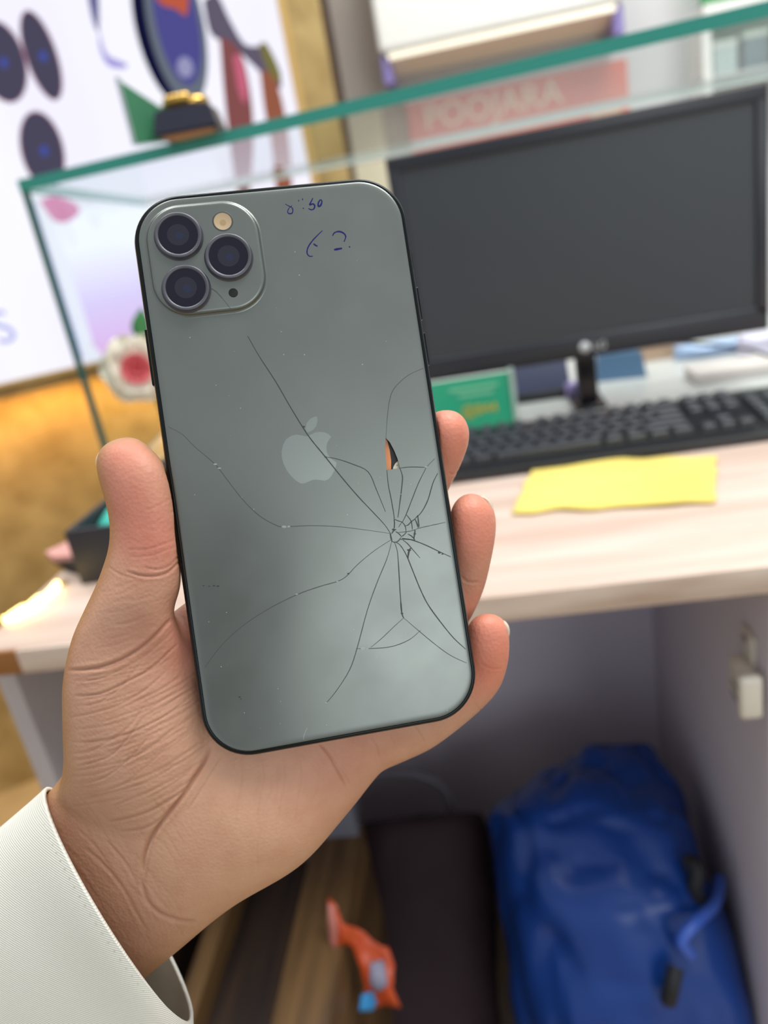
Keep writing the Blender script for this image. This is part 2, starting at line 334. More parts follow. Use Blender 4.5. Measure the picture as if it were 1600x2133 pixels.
# ------------------------------------------------------------------ desk
XL = -0.45; XR = 0.189; YF = 0.52; YK = 0.985
dk = empty('desk', (0, .7, 0), 'pale wood grain shop desk with lavender kneehole and brown edge band', 'desk')
box('worktop', XL, 1.1, YF+.004, YK, DZ-.022, DZ, M['wood_top'], dk, 0.0015)
box('edge_band', -.408, 1.1, YF, YF+.004, DZ-.0225, DZ-.0005, M['wood_edge'], dk, 0.0008)
box('edge_band', XL, -.408, YF, YF+.004, DZ-.0225, DZ-.0005, M['brown_edge'], dk, 0.0008)
box('side_panel', XL, XL+.018, YF+.02, YK, 0.0, DZ-.022, M['leg'], dk, 0.001)
box('back_panel', XL+.018, 1.1, YK-.018, YK, 0.0, DZ-.022, M['lav_panel'], dk)
box('partition', XR, XR+.018, YF+.012, YK-.018, 0.0, DZ-.022, M['lav_light'], dk, 0.0008)
box('inner_panel', XL+.02, XL+.25, YF+.14, YF+.155, 0.3, DZ-.022, M['slate'], dk)
# low open box of boards under the left half of the desk
lowd = empty('low_cabinet', (-.26, .6, 0), 'low wooden drawer box of oak and walnut boards under the desk', 'cabinet')
zt = 0.40
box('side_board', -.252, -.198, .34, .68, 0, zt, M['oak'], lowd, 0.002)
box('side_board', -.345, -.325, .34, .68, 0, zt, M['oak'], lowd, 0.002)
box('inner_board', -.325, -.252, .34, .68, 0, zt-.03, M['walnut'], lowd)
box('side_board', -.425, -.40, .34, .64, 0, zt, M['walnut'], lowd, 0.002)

# cabinet hinge on the partition
def onpart(px, py, off=0.0): return onx(px, py, XR-off)
hg = empty('cabinet_hinge', onpart(1570, 1400), 'white plastic cabinet hinge screwed to the lavender partition', 'hinge')
Mh = mat('ivory_plastic', srgb(224, 218, 206), 0.4)
hc = onpart(1566, 1390); hy, hz_ = hc.y, hc.z
box('mounting_plate', XR-.005, XR, hy-.014, hy+.012, hz_-.036, hz_+.036, Mh, hg, 0.002)
box('hinge_arm', XR-.018, XR-.005, hy-.030, hy+.004, hz_-.020, hz_+.012, Mh, hg, 0.003)
box('hinge_cup', XR-.022, XR-.004, hy-.040, hy-.029, hz_-.022, hz_+.016, Mh, hg, 0.004)
for zz in (-.017, -.006): box('slot', XR-.0185, XR-.0178, hy-.026, hy-.006, hz_+zz-.002, hz_+zz+.002, mat('slot_grey', srgb(150, 146, 140), .5), hg)
for zz in (-.031, .029):
    sc_ = tube('screw', [(XR-.0045, hy, hz_+zz), (XR-.0058, hy, hz_+zz)], 0.0036, mat('screw_steel', srgb(120, 118, 116), 0.3, 0.9), hg, 12, 0)

# ------------------------------------------------------------------ glass showcase
ZG = CAMZ+.120
FLc, FRc, BRc, BLc = Vector((-.537, 1.0, 0)), Vector((.90, .78, 0)), Vector((.95, 1.47, 0)), Vector((-.599, 1.555, 0))
case = empty('glass_showcase', (0, 1.25, 0), 'glass showcase with green sheet edges standing behind the desk', 'showcase')
TH = 0.014
def zv(v, z): return Vector((v.x, v.y, z))
prism('top_sheet', [zv(v, ZG) for v in (FLc, FRc, BRc, BLc)], (0, 0, TH), M['glass'], case)
def edge_strip(a, b, z0, z1, out, name='polished_edge'):
    n = (Vector((b-a)).cross(Vector((0, 0, 1)))).normalized()*out
    prism(name, [zv(a, z0)+n*.0003, zv(b, z0)+n*.0003, zv(b, z1)+n*.0003, zv(a, z1)+n*.0003], n*.0012, M['glass_edge'], case)
edge_strip(FLc, FRc, ZG, ZG+TH, 1); edge_strip(FLc, BLc, ZG, ZG+TH, -1)
Mwe = mat('pale_back_edge', srgb(214, 226, 224), 0.2)
n_ = (BRc-BLc).cross(Vector((0, 0, 1))).normalized()
prism('back_rail', [zv(BLc, ZG-.002), zv(BRc, ZG-.002), zv(BRc, ZG+TH), zv(BLc, ZG+TH)], -n_*.006, Mwe, case)
side = (BLc-FLc).normalized(); sn = Vector((side.y, -side.x, 0))
prism('side_pane', [zv(FLc, DZ), zv(BLc, DZ), zv(BLc, ZG), zv(FLc, ZG)], sn*.010, M['glass'], case)
prism('polished_edge', [zv(FLc-side*.0015, DZ), zv(FLc-side*.0015, ZG), zv(FLc-side*.0015, ZG)+sn*.010, zv(FLc-side*.0015, DZ)+sn*.010], side*.0012, M['glass_edge_dark'], case)
prism('base_cabinet', [zv(FLc, 0), zv(Vector((1.1, 1.0, 0)), 0), zv(Vector((1.1, 1.5, 0)), 0), zv(BLc, 0)], (0, 0, DZ-.02), M['slate'], case)
prism('base_top', [zv(FLc, DZ-.02), zv(Vector((1.1, 1.0, 0)), DZ-.02), zv(Vector((1.1, 1.5, 0)), DZ-.02), zv(BLc, DZ-.02)], (0, 0, .02), mat('grey_white_laminate', srgb(206, 206, 204), 0.35), case)
prism('base_inlay', [(-.53, 1.004, DZ), (-.30, 1.004, DZ), (-.30, 1.50, DZ), (-.585, 1.54, DZ)], (0, 0, .0012), mat('gold_laminate', srgb(176, 146, 88), 0.4), case)
# right support pane of the glass top, outside the frame
prism('side_pane', [zv(Vector((.95, 1.02, 0)), DZ), zv(BRc, DZ), zv(BRc, ZG), zv(Vector((.95, 1.02, 0)), ZG)], (-.010, 0, 0), M['glass'], case)

# things standing on the glass top
Yp = 1.22; zz0 = ZG+TH
g0 = onz(330, 287, zz0); 
pc = onz(402, 285, zz0)
ped = empty('display_pedestal', pc, 'black tapered display pedestal standing on the glass top', 'pedestal')
wpd = 0.062
def frustum(name, c, w0, w1, z0, z1, mat_, parent, rot=0.0, bev=0.002):
    bm = bmesh.new(); vs = []
    for w, z in ((w0, z0), (w1, z1)):
        for sx, sy in ((-1, -1), (1, -1), (1, 1), (-1, 1)):
            v = Vector((sx*w, sy*w, 0)); v.rotate(Matrix.Rotation(rot, 3, 'Z')); vs.append(bm.verts.new(Vector((c.x, c.y, z))+v-parent.location))
    for f in ((3, 2, 1, 0), (4, 5, 6, 7), (0, 1, 5, 4), (1, 2, 6, 5), (2, 3, 7, 6), (3, 0, 4, 7)): bm.faces.new([vs[i] for i in f])
    bmesh.ops.bevel(bm, geom=bm.edges[:], offset=bev, segments=2, affect='EDGES')
    me = bpy.data.meshes.new(name); bm.to_mesh(me); bm.free(); return link(name, me, mat_, parent, False)
pd_d = (pc-C0).dot(F); ws = 66*pd_d/FPX
frustum('pedestal_body', pc, ws, ws*.84, zz0+.002, zz0+50*pd_d/FPX, mat('navy_black_lacquer', srgb(32, 34, 52), 0.3), ped, .12)
frustum('wooden_foot', pc, ws*.8, ws*.8, zz0, zz0+.002, mat('tan_wood_foot', srgb(176, 126, 90), 0.6), ped, .12, .0004)
ptz = zz0+50*pd_d/FPX
br = empty('gold_bracelet', (pc.x, pc.y, ptz), 'gold link bracelet lying on top of the black pedestal', 'bracelet')
Mgo = mat('polished_gold', srgb(214, 176, 96), 0.2, 1.0)
rb = 40*pd_d/FPX; rw = .006
ring = [(pc.x+rb*math.cos(t), pc.y+rb*.6*math.sin(t), ptz+rw) for t in [2*math.pi*i/16 for i in range(17)]]
tube('bracelet_band', ring, rw, Mgo, br, 8, 3)
for i in range(5):
    t = -math.pi/2-.7+i*.25
    c = Vector((pc.x+rb*math.cos(t), pc.y+rb*.6*math.sin(t)-.004, ptz+rw+.004)); bm = bmesh.new()
    bmesh.ops.create_icosphere(bm, subdivisions=2, radius=.0062); bmesh.ops.translate(bm, verts=bm.verts, vec=c-br.location)
    me = bpy.data.meshes.new('bead'); bm.to_mesh(me); bm.free(); link('bead', me, Mgo, br, True)
ca = onz(284, 300, zz0); ca_d = (ca-C0).dot(F)
card = empty('standing_card', ca, 'small green card in a clear holder beside the black pedestal', 'card')
hh = 118*ca_d/FPX; ww = 62*ca_d/FPX
prism('card_sheet', [ca, ca+Vector((ww, .03, 0)), ca+Vector((ww, .03, hh*.48)), ca+Vector((0, 0, hh))], (0, .002, 0), mat('green_card_print', srgb(52, 118, 84), 0.4), card)
prism('holder_edge', [ca+Vector((-.004, -.002, 0)), ca+Vector((0, -.002, 0)), ca+Vector((0, -.002, hh+.004)), ca+Vector((-.004, -.002, hh+.004))], (0, .006, 0), mat('clear_acrylic_edge', srgb(168, 178, 186), 0.2), card)
prism('holder_foot', [ca+Vector((-.004, -.01, 0)), ca+Vector((ww, .02, 0)), ca+Vector((ww, .05, 0)), ca+Vector((-.004, .02, 0))], (0, 0, .002), M['glass'], card)

# ------------------------------------------------------------------ monitor
YM = 1.0
mtl, mtr = ony(803, 333, YM), ony(1594, 172, YM); mbl = ony(895, 787, YM); mbr = ony(1600, 655, YM)
mx0, mx1 = -.079, .352; mz1 = (mtl.z+mtr.z)/2; mz0 = CAMZ-.196
mo = empty('monitor', (.137, YM+.06, DZ), 'black flat screen monitor switched off behind the keyboard', 'monitor')
box('bezel_rail', mx0, mx1, YM-.006, YM+.008, mz1-.017, mz1, M['bezel'], mo, .002)
box('bezel_rail', mx0, mx1, YM-.006, YM+.008, mz0, mz0+.028, M['bezel'], mo, .002)
box('bezel_rail', mx0, mx0+.014, YM-.006, YM+.008, mz0+.02, mz1-.015, M['bezel'], mo, .002)
box('bezel_rail', mx1-.014, mx1, YM-.006, YM+.008, mz0+.02, mz1-.015, M['bezel'], mo, .002)
box('screen', mx0+.012, mx1-.012, YM-.003, YM+.004, mz0+.022, mz1-.015, M['screen'], mo)
box('rear_shell', mx0+.004, mx1-.004, YM+.006, YM+.03, mz0+.004, mz1-.004, M['black'], mo, .008, 3)
sx = .136
box('stand_neck', sx-.012, sx+.014, YM+.026, YM+.05, DZ+.008, mz0+.08, mat('gloss_black', srgb(14, 14, 22), 0.25), mo, .004)
box('stand_foot', sx-.02, sx+.022, YM+.012, YM+.12, DZ, DZ+.008, mat('gloss_black', srgb(14, 14, 22), 0.25), mo, .003)
lg = ony(1222, 727, YM-.006); lg.z = mz0+.0135
tube('logo_disc', [(lg.x-.002, YM-.0061, lg.z), (lg.x-.002, YM-.0069, lg.z)], .0068, M['silver'], mo, 24, 0)
mw = Matrix(((1, 0, 0, lg.x+.008-mo.location.x), (0, 0, -1, YM-.0063-mo.location.y), (0, 1, 0, lg.z-.0048-mo.location.z), (0, 0, 0, 1)))
text_mesh('logo_lettering', 'LG', M['silver'], mo, mw, .0135, .0003)

# ------------------------------------------------------------------ keyboard
kx0, kx1, ky0, ky1 = -.078, .378, .79, .922
kb = empty('keyboard', ((kx0+kx1)/2, (ky0+ky1)/2, DZ), 'full size black computer keyboard on the desk before the monitor', 'keyboard')
prism('keyboard_body', [(kx0, ky0, DZ+.001), (kx0, ky1, DZ+.001), (kx0, ky1, DZ+.023), (kx0, ky1-.014, DZ+.023), (kx0, ky0+.022, DZ+.012), (kx0, ky0, DZ+.009)], (kx1-kx0, 0, 0), M['kbase'], kb, .0015)
slope = .011/(.096)
def kz(y): return DZ+.012+(y-(ky0+.022))*slope
for (yy) in (ky0+.012, ky1-.015):
    for xx in (kx0+.03, kx1-.05): box('rubber_foot', xx, xx+.02, yy-.006, yy+.006, DZ, DZ+.0012, M['black'], kb)
keymesh = {}
def key(xa, xb, yc, dep=.0136):
    w = round(xb-xa-.003, 4)
    if w not in keymesh:
        bm = bmesh.new(); vs = []
        for (s, z) in ((1.0, 0), (0.80, .0075)):
            for ax, ay in ((-1, -1), (1, -1), (1, 1), (-1, 1)):
                vs.append(bm.verts.new((ax*(w/2-(0 if s == 1 else .0018)), ay*dep/2*s, z)))
        for f in ((4, 5, 6, 7), (0, 1, 5, 4), (1, 2, 6, 5), (2, 3, 7, 6), (3, 0, 4, 7)): bm.faces.new([vs[i] for i in f])
        bmesh.ops.bevel(bm, geom=[e for e in bm.edges if all(v.co.z > .001 for v in e.verts)], offset=.0008, segments=1, affect='EDGES')
        me = bpy.data.meshes.new('key'); bm.to_mesh(me); bm.free(); me.materials.append(M['key']); keymesh[w] = me
    o = bpy.data.objects.new('key', keymesh[w]); COL.objects.link(o); o.parent = kb
    o.location = Vector(((xa+xb)/2, yc, kz(yc)-.0005))-kb.location; o.rotation_euler = (math.atan(slope), 0, 0)
u = .0188; X0 = kx0+.010; Yr = [ky0+.030+i*.0158 for i in range(5)]+[ky0+.030+5*.0158+.004]
rows = [[1.25, 1.25, 1.25, 6.25, 1.25, 1.25, 1.25, 1.25], [2.25]+[1]*10+[2.75], [1.75]+[1]*11+[2.25], [1.5]+[1]*12+[1.5], [1]*13+[2]]
for i, rw_ in enumerate(rows):
    x = X0
    for w in rw_: key(x, x+w*u, Yr[i]); x += w*u
for grp in ((0, 1), (2, 4), (6.5, 4), (11, 4)):
    for j in range(grp[1]): key(X0+(grp[0]+j)*u, X0+(grp[0]+j+1)*u, Yr[5])
xn = X0+15*u+.006
for r_ in (3, 4, 5):
    for j in range(3): key(xn+j*u, xn+(j+1)*u, Yr[r_])
for j in range(3): key(xn+j*u, xn+(j+1)*u, Yr[0])
key(xn+u, xn+2*u, Yr[1])
xp = xn+3*u+.006
for r_ in range(5):
    for j in range(4): key(xp+j*u, xp+(j+1)*u, Yr[r_])

# ------------------------------------------------------------------ small things on the desk
# yellow cloth
cl = [onz(x, y, DZ+.002) for x, y in ((1120, 962), (1493, 952), (1489, 1047), (1065, 1070))]
vs, fs = [], []; nx, ny = 40, 24
for i in range(nx+1):
    for j in range(ny+1):
        s, t = i/nx, j/ny
        p = cl[3].lerp(cl[2], s).lerp(cl[0].lerp(cl[1], s), t)
        ed = min(s, 1-s, t, 1-t)
        p = p+Vector((0, 0, 1))*(.0012+.0026*abs(noise.noise(Vector((s*3.1, t*5.2, 1.7))))+.003*math.exp(-((t-.55+.15*s)/.10)**2)*max(0, .6-s))
        p = p+Vector((noise.noise(Vector((s*7, t*7, 3)))*.004, noise.noise(Vector((s*6, t*6, 9)))*.005, 0))*(1 if ed < .08 else .2)
        vs.append(p)
for i in range(nx):
    for j in range(ny): a_ = i*(ny+1)+j; fs.append((a_, a_+ny+1, a_+ny+2, a_+1))
yc = mesh('cleaning_cloth', vs, fs, M['yellow'], None, True)
md = yc.modifiers.new('thickness', 'SOLIDIFY'); md.thickness = .0012
tag(yc, 'yellow cleaning cloth spread flat before the keyboard', 'cloth')

# green price card
gc = ony(905, 880, .995); gx0 = ony(880, 800, .995).x; gx1 = ony(1062, 800, .995).x; gz1 = ony(985, 782, .995).z
pcard = empty('price_card', ((gx0+gx1)/2, .985, DZ), 'green price card with yellow figures in an acrylic stand', 'price card')
box('card_sheet', gx0, gx1, .984, .986, DZ+.004, gz1, mat('emerald_print', srgb(38, 166, 128), 0.4), pcard)
box('holder_edge', gx1, gx1+.006, .98, .99, DZ, gz1+.004, mat('frosted_acrylic', srgb(166, 190, 186), 0.3), pcard)
box('holder_base', gx0-.004, gx1+.004, .975, .998, DZ, DZ+.004, mat('frosted_acrylic', srgb(166, 190, 186), 0.3), pcard)
gp = ony(962, 868, .983)
mw = Matrix(((1, 0, 0, gp.x-pcard.location.x), (0, 0, -1, .9835-pcard.location.y), (0, 1, 0, gp.z-pcard.location.z), (0, 0, 0, 1)))
text_mesh('price_figures', '@844', mat('ochre_print', srgb(206, 176, 40), 0.5), pcard, mw, .019, .0003)
for k_, (zf, xa_, xb_) in enumerate(((.82, .30, .86), (.70, .40, .80))):
    zc = DZ+(gz1-DZ)*zf; box('printed_line', gx0+(gx1-gx0)*xa_, gx0+(gx1-gx0)*xb_, .9832, .984, zc-.0022, zc+.0022, mat('pale_green_print', srgb(120, 196, 160), 0.5), pcard)
# dark blue device behind the monitor
d0, d1 = ony(1074, 800, 1.12), ony(1190, 800, 1.12); dzt = ony(1130, 755, 1.12).z
dv = empty('card_terminal', ((d0.x+d1.x)/2, 1.14, DZ), 'dark navy payment terminal standing behind the monitor neck', 'terminal')
prism('terminal_body', [(d0.x, 1.11, DZ), (d0.x, 1.17, DZ), (d0.x, 1.17, dzt), (d0.x, 1.15, dzt)], (d1.x-d0.x, 0, 0), mat('navy_plastic', srgb(54, 58, 92), 0.35), dv, .003)
box('terminal_base', d0.x-.003, d1.x+.003, 1.105, 1.18, DZ, DZ+.012, M['black'], dv, .002)
ld = ony(1200, 826, 1.09)
lv = box('eraser', ld.x-.012, ld.x+.012, 1.085, 1.105, DZ, DZ+.022, mat('lilac_rubber', srgb(172, 156, 216), 0.6), None, .003); tag(lv, 'small lilac block beside the black monitor neck', 'eraser')
# packets and papers to the right under the monitor
def packet(name, pxs, Yc, thick, col, label, cat, rough=.35, lean=.05):
    q = [ony(x, y, Yc) for x, y in pxs]; zb_ = min(v.z for v in q)
    q = [Vector((v.x, Yc+lean*(v.z-DZ), v.z)) for v in q]
    o = prism(name, q, (0, thick, 0), mat(name+'_print', col, rough), None, min(.003, thick/4), True); tag(o, label, cat)
    return o
bl = empty('booklet', (0.2, 1.2, DZ), 'blue folded booklet standing right of the monitor neck', 'booklet')
def bp(px, py, Y): v = ony(px, py, Y); return v
b0, b1 = ony(1245, 800, 1.17), ony(1345, 800, 1.17); bz = ony(1290, 738, 1.17).z
bl.location = Vector(((b0.x+b1.x)/2, 1.17, DZ))
prism('cover', [(b0.x, 1.17, DZ), (b1.x, 1.155, DZ), (b1.x-.004, 1.165, bz), (b0.x+.004, 1.18, bz)], (0, .003, 0), mat('steel_blue_print', srgb(92, 124, 158), 0.4), bl)
prism('cover', [(b0.x, 1.18, DZ), (b1.x, 1.20, DZ), (b1.x-.004, 1.19, bz), (b0.x+.004, 1.185, bz)], (0, .003, 0), mat('steel_blue_print', srgb(112, 146, 182), 0.4), bl)
tn0, tn1 = ony(1325, 760, 1.26), ony(1440, 760, 1.26)
tb_ = empty('cardboard_box', ((tn0.x+tn1.x)/2, 1.29, DZ), 'tan cardboard box behind the blue booklet', 'box')
tzt = ony(1380, 735, 1.26).z+.02
box('box_body', tn0.x, tn1.x, 1.26, 1.33, DZ, tzt, mat('tan_card', srgb(198, 168, 144), 0.7), tb_, .002)
box('box_flap', tn0.x-.001, tn1.x+.001, 1.259, 1.331, tzt-.012, tzt+.001, mat('tan_card_dark', srgb(184, 152, 128), 0.7), tb_, .001)
def pouch(name, pxL, pxR, pyb, Y, pyt, t, col, label, cat, rough=.25, bulge=.5, seed=1):
    xl, xr = ony(pxL, (pyb+pyt)/2, Y).x, ony(pxR, (pyb+pyt)/2, Y).x; zt_ = ony((pxL+pxR)/2, pyt, Y).z
    vs, fs = [], []; n, m_ = 16, 12
    for sgn in (-1, 1):
        for i in range(n+1):
            for j in range(m_+1):
                s, q = i/n, j/m_
                k_ = (1-(2*s-1)**4)*(1-(2*q-1)**4)
                wv = noise.noise(Vector((s*4+seed, q*4, sgn*2)))*.35+1
                vs.append((xl+(xr-xl)*s, Y+t/2+sgn*(t/2)*k_*wv+.0004*sgn, DZ+.0005+(zt_-DZ)*q))
    o_ = (n+1)*(m_+1)
    for g in (0, o_):
        for i in range(n):
            for j in range(m_): a_ = g+i*(m_+1)+j; fs.append((a_, a_+m_+1, a_+m_+2, a_+1))
    def bd(i, j): return i*(m_+1)+j
    loop = [bd(i, 0) for i in range(n)]+[bd(n, j) for j in range(m_)]+[bd(i, m_) for i in range(n, 0, -1)]+[bd(0, j) for j in range(m_, 0, -1)]
    for i in range(len(loop)): a_, b_ = loop[i], loop[(i+1) % len(loop)]; fs.append((a_, b_, b_+o_, a_+o_))
    o = mesh(name, vs, fs, mat(name+'_film', col, rough), None, True); tag(o, label, cat); return o
pouch('plastic_packet', 1410, 1580, 800, 1.22, 712, .03, srgb(168, 190, 226), 'pale blue plastic packet leaning under the right side of the monitor', 'packet', seed=3)
pouch('plastic_packet', 1545, 1700, 790, 1.17, 690, .035, srgb(222, 216, 238), 'white lilac plastic packet at the right edge of the photo', 'packet', seed=8)
ws0, ws1 = ony(1452, 815, 1.06), ony(1640, 790, 1.06)
wst = empty('white_box', ((ws0.x+ws1.x)/2, 1.09, DZ), 'flat white carton lying behind the keyboard at right', 'box')
box('box_tray', ws0.x, ws1.x, 1.06, 1.12, DZ, DZ+.010, mat('grey_card', srgb(206, 200, 198), 0.6), wst, .001)
box('box_lid', ws0.x-.001, ws1.x+.001, 1.059, 1.121, DZ+.008, DZ+.017, mat('white_card', srgb(232, 222, 218), 0.6), wst, .001)
cbp = [ony(1290, 722, 1.1), ony(1380, 712, 1.1), ony(1480, 718, 1.1), ony(1560, 728, 1.1), ony(1640, 742, 1.1)]
cab = tube('monitor_cable', [(.20, YM+.035, mz0+.012)]+cbp+[(.56, 1.22, DZ+.004)], .0022, M['black'], None); tag(cab, 'thin black cable hanging below the monitor at right', 'cable')

# black open box with teal lining, left
bx = empty('black_box', (-.36, .70, DZ), 'open black gift box with teal lining behind the thumb', 'box')
q0 = onz(157, 1203, DZ); Mbk = mat('matte_black_card', srgb(34, 34, 42), 0.55); Mteal = mat('teal_satin', srgb(78, 206, 190), 0.4)
bx0, by0 = -.407, .640; bx1, by1 = -.262, .800; hb = .056
bx.location = Vector(((bx0+bx1)/2, (by0+by1)/2, DZ))
box('box_wall', bx0, bx1, by0, by0+.006, DZ, DZ+hb, Mbk, bx, .001)
box('box_wall', bx0, bx1, by1-.006, by1, DZ, DZ+hb, Mbk, bx, .001)
box('box_wall', bx0, bx0+.006, by0+.006, by1-.006, DZ, DZ+hb, Mbk, bx, .001)
box('box_wall', bx1-.006, bx1, by0+.006, by1-.006, DZ, DZ+hb, Mbk, bx, .001)
box('box_floor', bx0+.006, bx1-.006, by0+.006, by1-.006, DZ, DZ+.004, Mbk, bx)
pillow = pouch  # (lining built below)
tcn = onz(222, 1064, DZ+.05)
vs, fs = [], []; n = 14
for i in range(n+1):
    for j in range(n+1):
        s, t = i/n*2-1, j/n*2-1
        vs.append(Vector((min(max(tcn.x-.022+(.5+s/2)*.13, bx0+.007), bx1-.007), min(max(tcn.y-.045+(.5+t/2)*.11, by0+.007), by1-.007), DZ+.006+.054*(1-s**4)*(1-t**4)))-bx.location)
for i in range(n):
    for j in range(n): a_ = i*(n+1)+j; fs.append((a_, a_+n+1, a_+n+2, a_+1))
mesh('cushion', vs, fs, Mteal, bx, True)
prism('lid_panel', [(bx0, by1, DZ+hb-.002), (bx1, by1, DZ+hb-.002), (bx1, by1+.02, DZ+hb+.022), (bx0+.06, by1+.02, DZ+hb+.022)], (0, .005, 0), Mbk, bx)
tg0 = onz(100, 1165, DZ); 
pk = prism('pink_tag', [onz(98, 1160, DZ+.010), onz(150, 1136, DZ+.010), onz(160, 1168, DZ+.010), onz(112, 1170, DZ+.010)], (0, 0, .006), mat('pink_paper', srgb(216, 158, 150), 0.6)); tag(pk, 'small pink tag sticking out beside the black gift box', 'tag')
pk2 = prism('dark_strap', [onz(108, 1172, DZ), onz(165, 1170, DZ), onz(172, 1200, DZ), onz(140, 1192, DZ)], (0, 0, .010), mat('black_strap', srgb(26, 24, 24), 0.6), None, .002); tag(pk2, 'short black strap under the pink tag', 'strap')
# warm lamp reflection on the desk's left end, built as a glowing tube
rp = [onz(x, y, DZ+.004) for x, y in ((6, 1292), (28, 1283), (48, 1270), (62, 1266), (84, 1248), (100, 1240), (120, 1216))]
rl = empty('desk_reflection', rp[3], 'short warm glowing streak modelled for a lamp reflection on the left end of the desk', 'lamp reflection')
tube('reflection_tube', rp, [.0032]*5+[.0045]*20+[.0035]*30, glow('warm_reflection_glow', (1.0, 0.72, 0.26, 1), 6.0), rl, 10, 6)
tube('reflection_tip', [rp[-1], rp[-1]+Vector((.004, .008, 0))], .0042, mat('reflection_tip_tone', srgb(200, 180, 150), 0.3), rl, 10, 0)

# artificial rose
rc = ony(284, 768, 1.12); rd = (rc-C0).dot(F); rr = 74*rd/FPX
ro = empty('artificial_rose', Vector((rc.x, rc.y, DZ)), 'white artificial rose with pink centre beside the phone', 'flower')
Mpet = mat('white_petal', srgb(236, 226, 210), 0.6); Mpk = mat('pink_petal', srgb(226, 110, 118), 0.6); Mgr = mat('leaf_green', srgb(58, 122, 66), 0.5)
look = (C0-rc).normalized(); e1 = look.cross(Vector((0, 0, 1))).normalized(); e2 = e1.cross(look)
def petal(cx_ang, rad, size, tilt, m_, twist=0):
    vs, fs = [], []; n = 8
    d = e1*math.cos(cx_ang)+e2*math.sin(cx_ang); sd = look.cross(d)
    for i in range(n+1):
        for j in range(n+1):
            s, t = i/n*2-1, j/n
            w = math.sin(math.pi*min(1, t*.85+.12))**.6
            p = rc+d*(rad*.25+size*t*math.cos(tilt))+sd*(s*size*.62*w)+look*(size*t*math.sin(tilt)-abs(s)**2*size*-.18+rad*.1-.2*size*t*t)
            vs.append(p-ro.location)
    for i in range(n):
        for j in range(n): a_ = i*(n+1)+j; fs.append((a_, a_+n+1, a_+n+2, a_+1))
    o = mesh('petal', vs, fs, m_, ro, True); md = o.modifiers.new('thickness', 'SOLIDIFY'); md.thickness = .0008
for i in range(6): petal(i*math.pi/3+.2, rr*.3, rr*.92, .15, Mpet)
for i in range(5): petal(i*math.pi*.4+.5, rr*.3, rr*.74, .55, Mpet)
for i in range(5): petal(i*math.pi*.4, rr*.2, rr*.55, .85, Mpk)
for i in range(4): petal(i*math.pi/2+.3, rr*.05, rr*.42, 1.2, Mpk)
tube('stem', [rc-look*.01, rc+Vector((.01, .02, -.06)), Vector((rc.x+.012, rc.y+.02, DZ))], .003, Mgr, ro)
def leaf(px, py, ln, ang):
    b_ = ony(px, py, 1.13); vs, fs = [], []; n = 10
    dr = Vector((math.cos(ang), .1, math.sin(ang))); sd = dr.cross(look).normalized()
    for i in range(n+1):
        t = i/n; w = math.sin(math.pi*t**.8)*.3*ln
        for s in (-1, 0, 1): vs.append(b_+dr*ln*t+sd*w*s+look*(.2*w*abs(s))-ro.location)
    for i in range(n):
        for j in range(2): a_ = i*3+j; fs.append((a_, a_+1, a_+4, a_+3))
    o = mesh('leaf', vs, fs, Mgr, ro, True); md = o.modifiers.new('thickness', 'SOLIDIFY'); md.thickness = .0008
leaf(296, 712, .05, 1.35); leaf(330, 700, .045, 1.0); leaf(322, 830, .04, -.6)

# ------------------------------------------------------------------ storage under the desk
def lumpy(name, slices, m_, amp, freq, parent=None, n=72, k=10, ex=2.6, floorz=0.002, folds=0, seed=0):
    vs, fs = loft_geo(slices, n, k, ex)
    me = bpy.data.meshes.new(name); me.from_pydata([tuple(v) for v in vs], [], fs); me.update()
    bm = bmesh.new(); bm.from_mesh(me); bmesh.ops.recalc_face_normals(bm, faces=bm.faces); bm.to_mesh(me); bm.free()
    co = [v.co.copy() for v in me.vertices]; nr = [v.normal.copy() for v in me.vertices]
    for v, c, nn in zip(me.vertices, co, nr):
        q = Vector((c.x*freq+seed, c.y*freq, c.z*freq*(.35 if folds else 1)))
        d = (noise.noise(q)+.5*noise.noise(q*2.1)+.25*noise.noise(q*4.3))*amp
        if folds: d -= amp*1.2*(1-abs(noise.noise(Vector((c.x*freq*2.6+c.z*freq*.35, c.y*freq*1.5, c.z*freq*.12+seed)))))**5
        v.co = c+nn*d
        if v.co.z < floorz: v.co.z = floorz
        if v.co.x > XR-.003: v.co.x = XR-.003
        if v.co.y > YK-.022: v.co.y = YK-.022
    return link(name, me, m_, parent, True)
Mblue = mat('blue_polythene', srgb(16, 62, 142), 0.33, 0, 0.45)
bb = empty('blue_plastic_bag', (.08, .68, 0), 'shiny blue plastic carrier bag stuffed full under the desk', 'bag')
o = lumpy('bag_body', [(1230, 1550, 1350, 1545, .93, .93, .01), (1165, 1585, 1400, 1590, .93, .92, .045), (1030, 1672, 1450, 1690, .92, .88, .085), (1018, 1760, 1480, 1800, .91, .86, .10), (1028, 1880, 1515, 1900, .90, .84, .11),
              (1050, 2000, 1545, 2010, .90, .83, .11), (1070, 2133, 1575, 2140, .90, .82, .11), (1090, 2250, 1600, 2260, .90, .83, .10), (1120, 2370, 1600, 2380, .91, .86, .08)], Mblue, .0085, 11, None, folds=1, seed=2.3)
o.parent = bb; o.matrix_parent_inverse = Matrix.Translation(bb.location).inverted()
def strand(name, pts, r, m_, par): return tube(name, [P(*p) for p in pts], r, m_, par)
Mdk = mat('black_webbing', srgb(24, 26, 34), 0.6)
strand('knot_tail', [(1432, 1792, .775), (1452, 1808, .765), (1448, 1850, .765), (1462, 1880, .77)], .008, Mdk, bb)
strand('knot_tail', [(1408, 2015, .735), (1400, 2050, .73), (1392, 2085, .735)], .008, Mdk, bb)
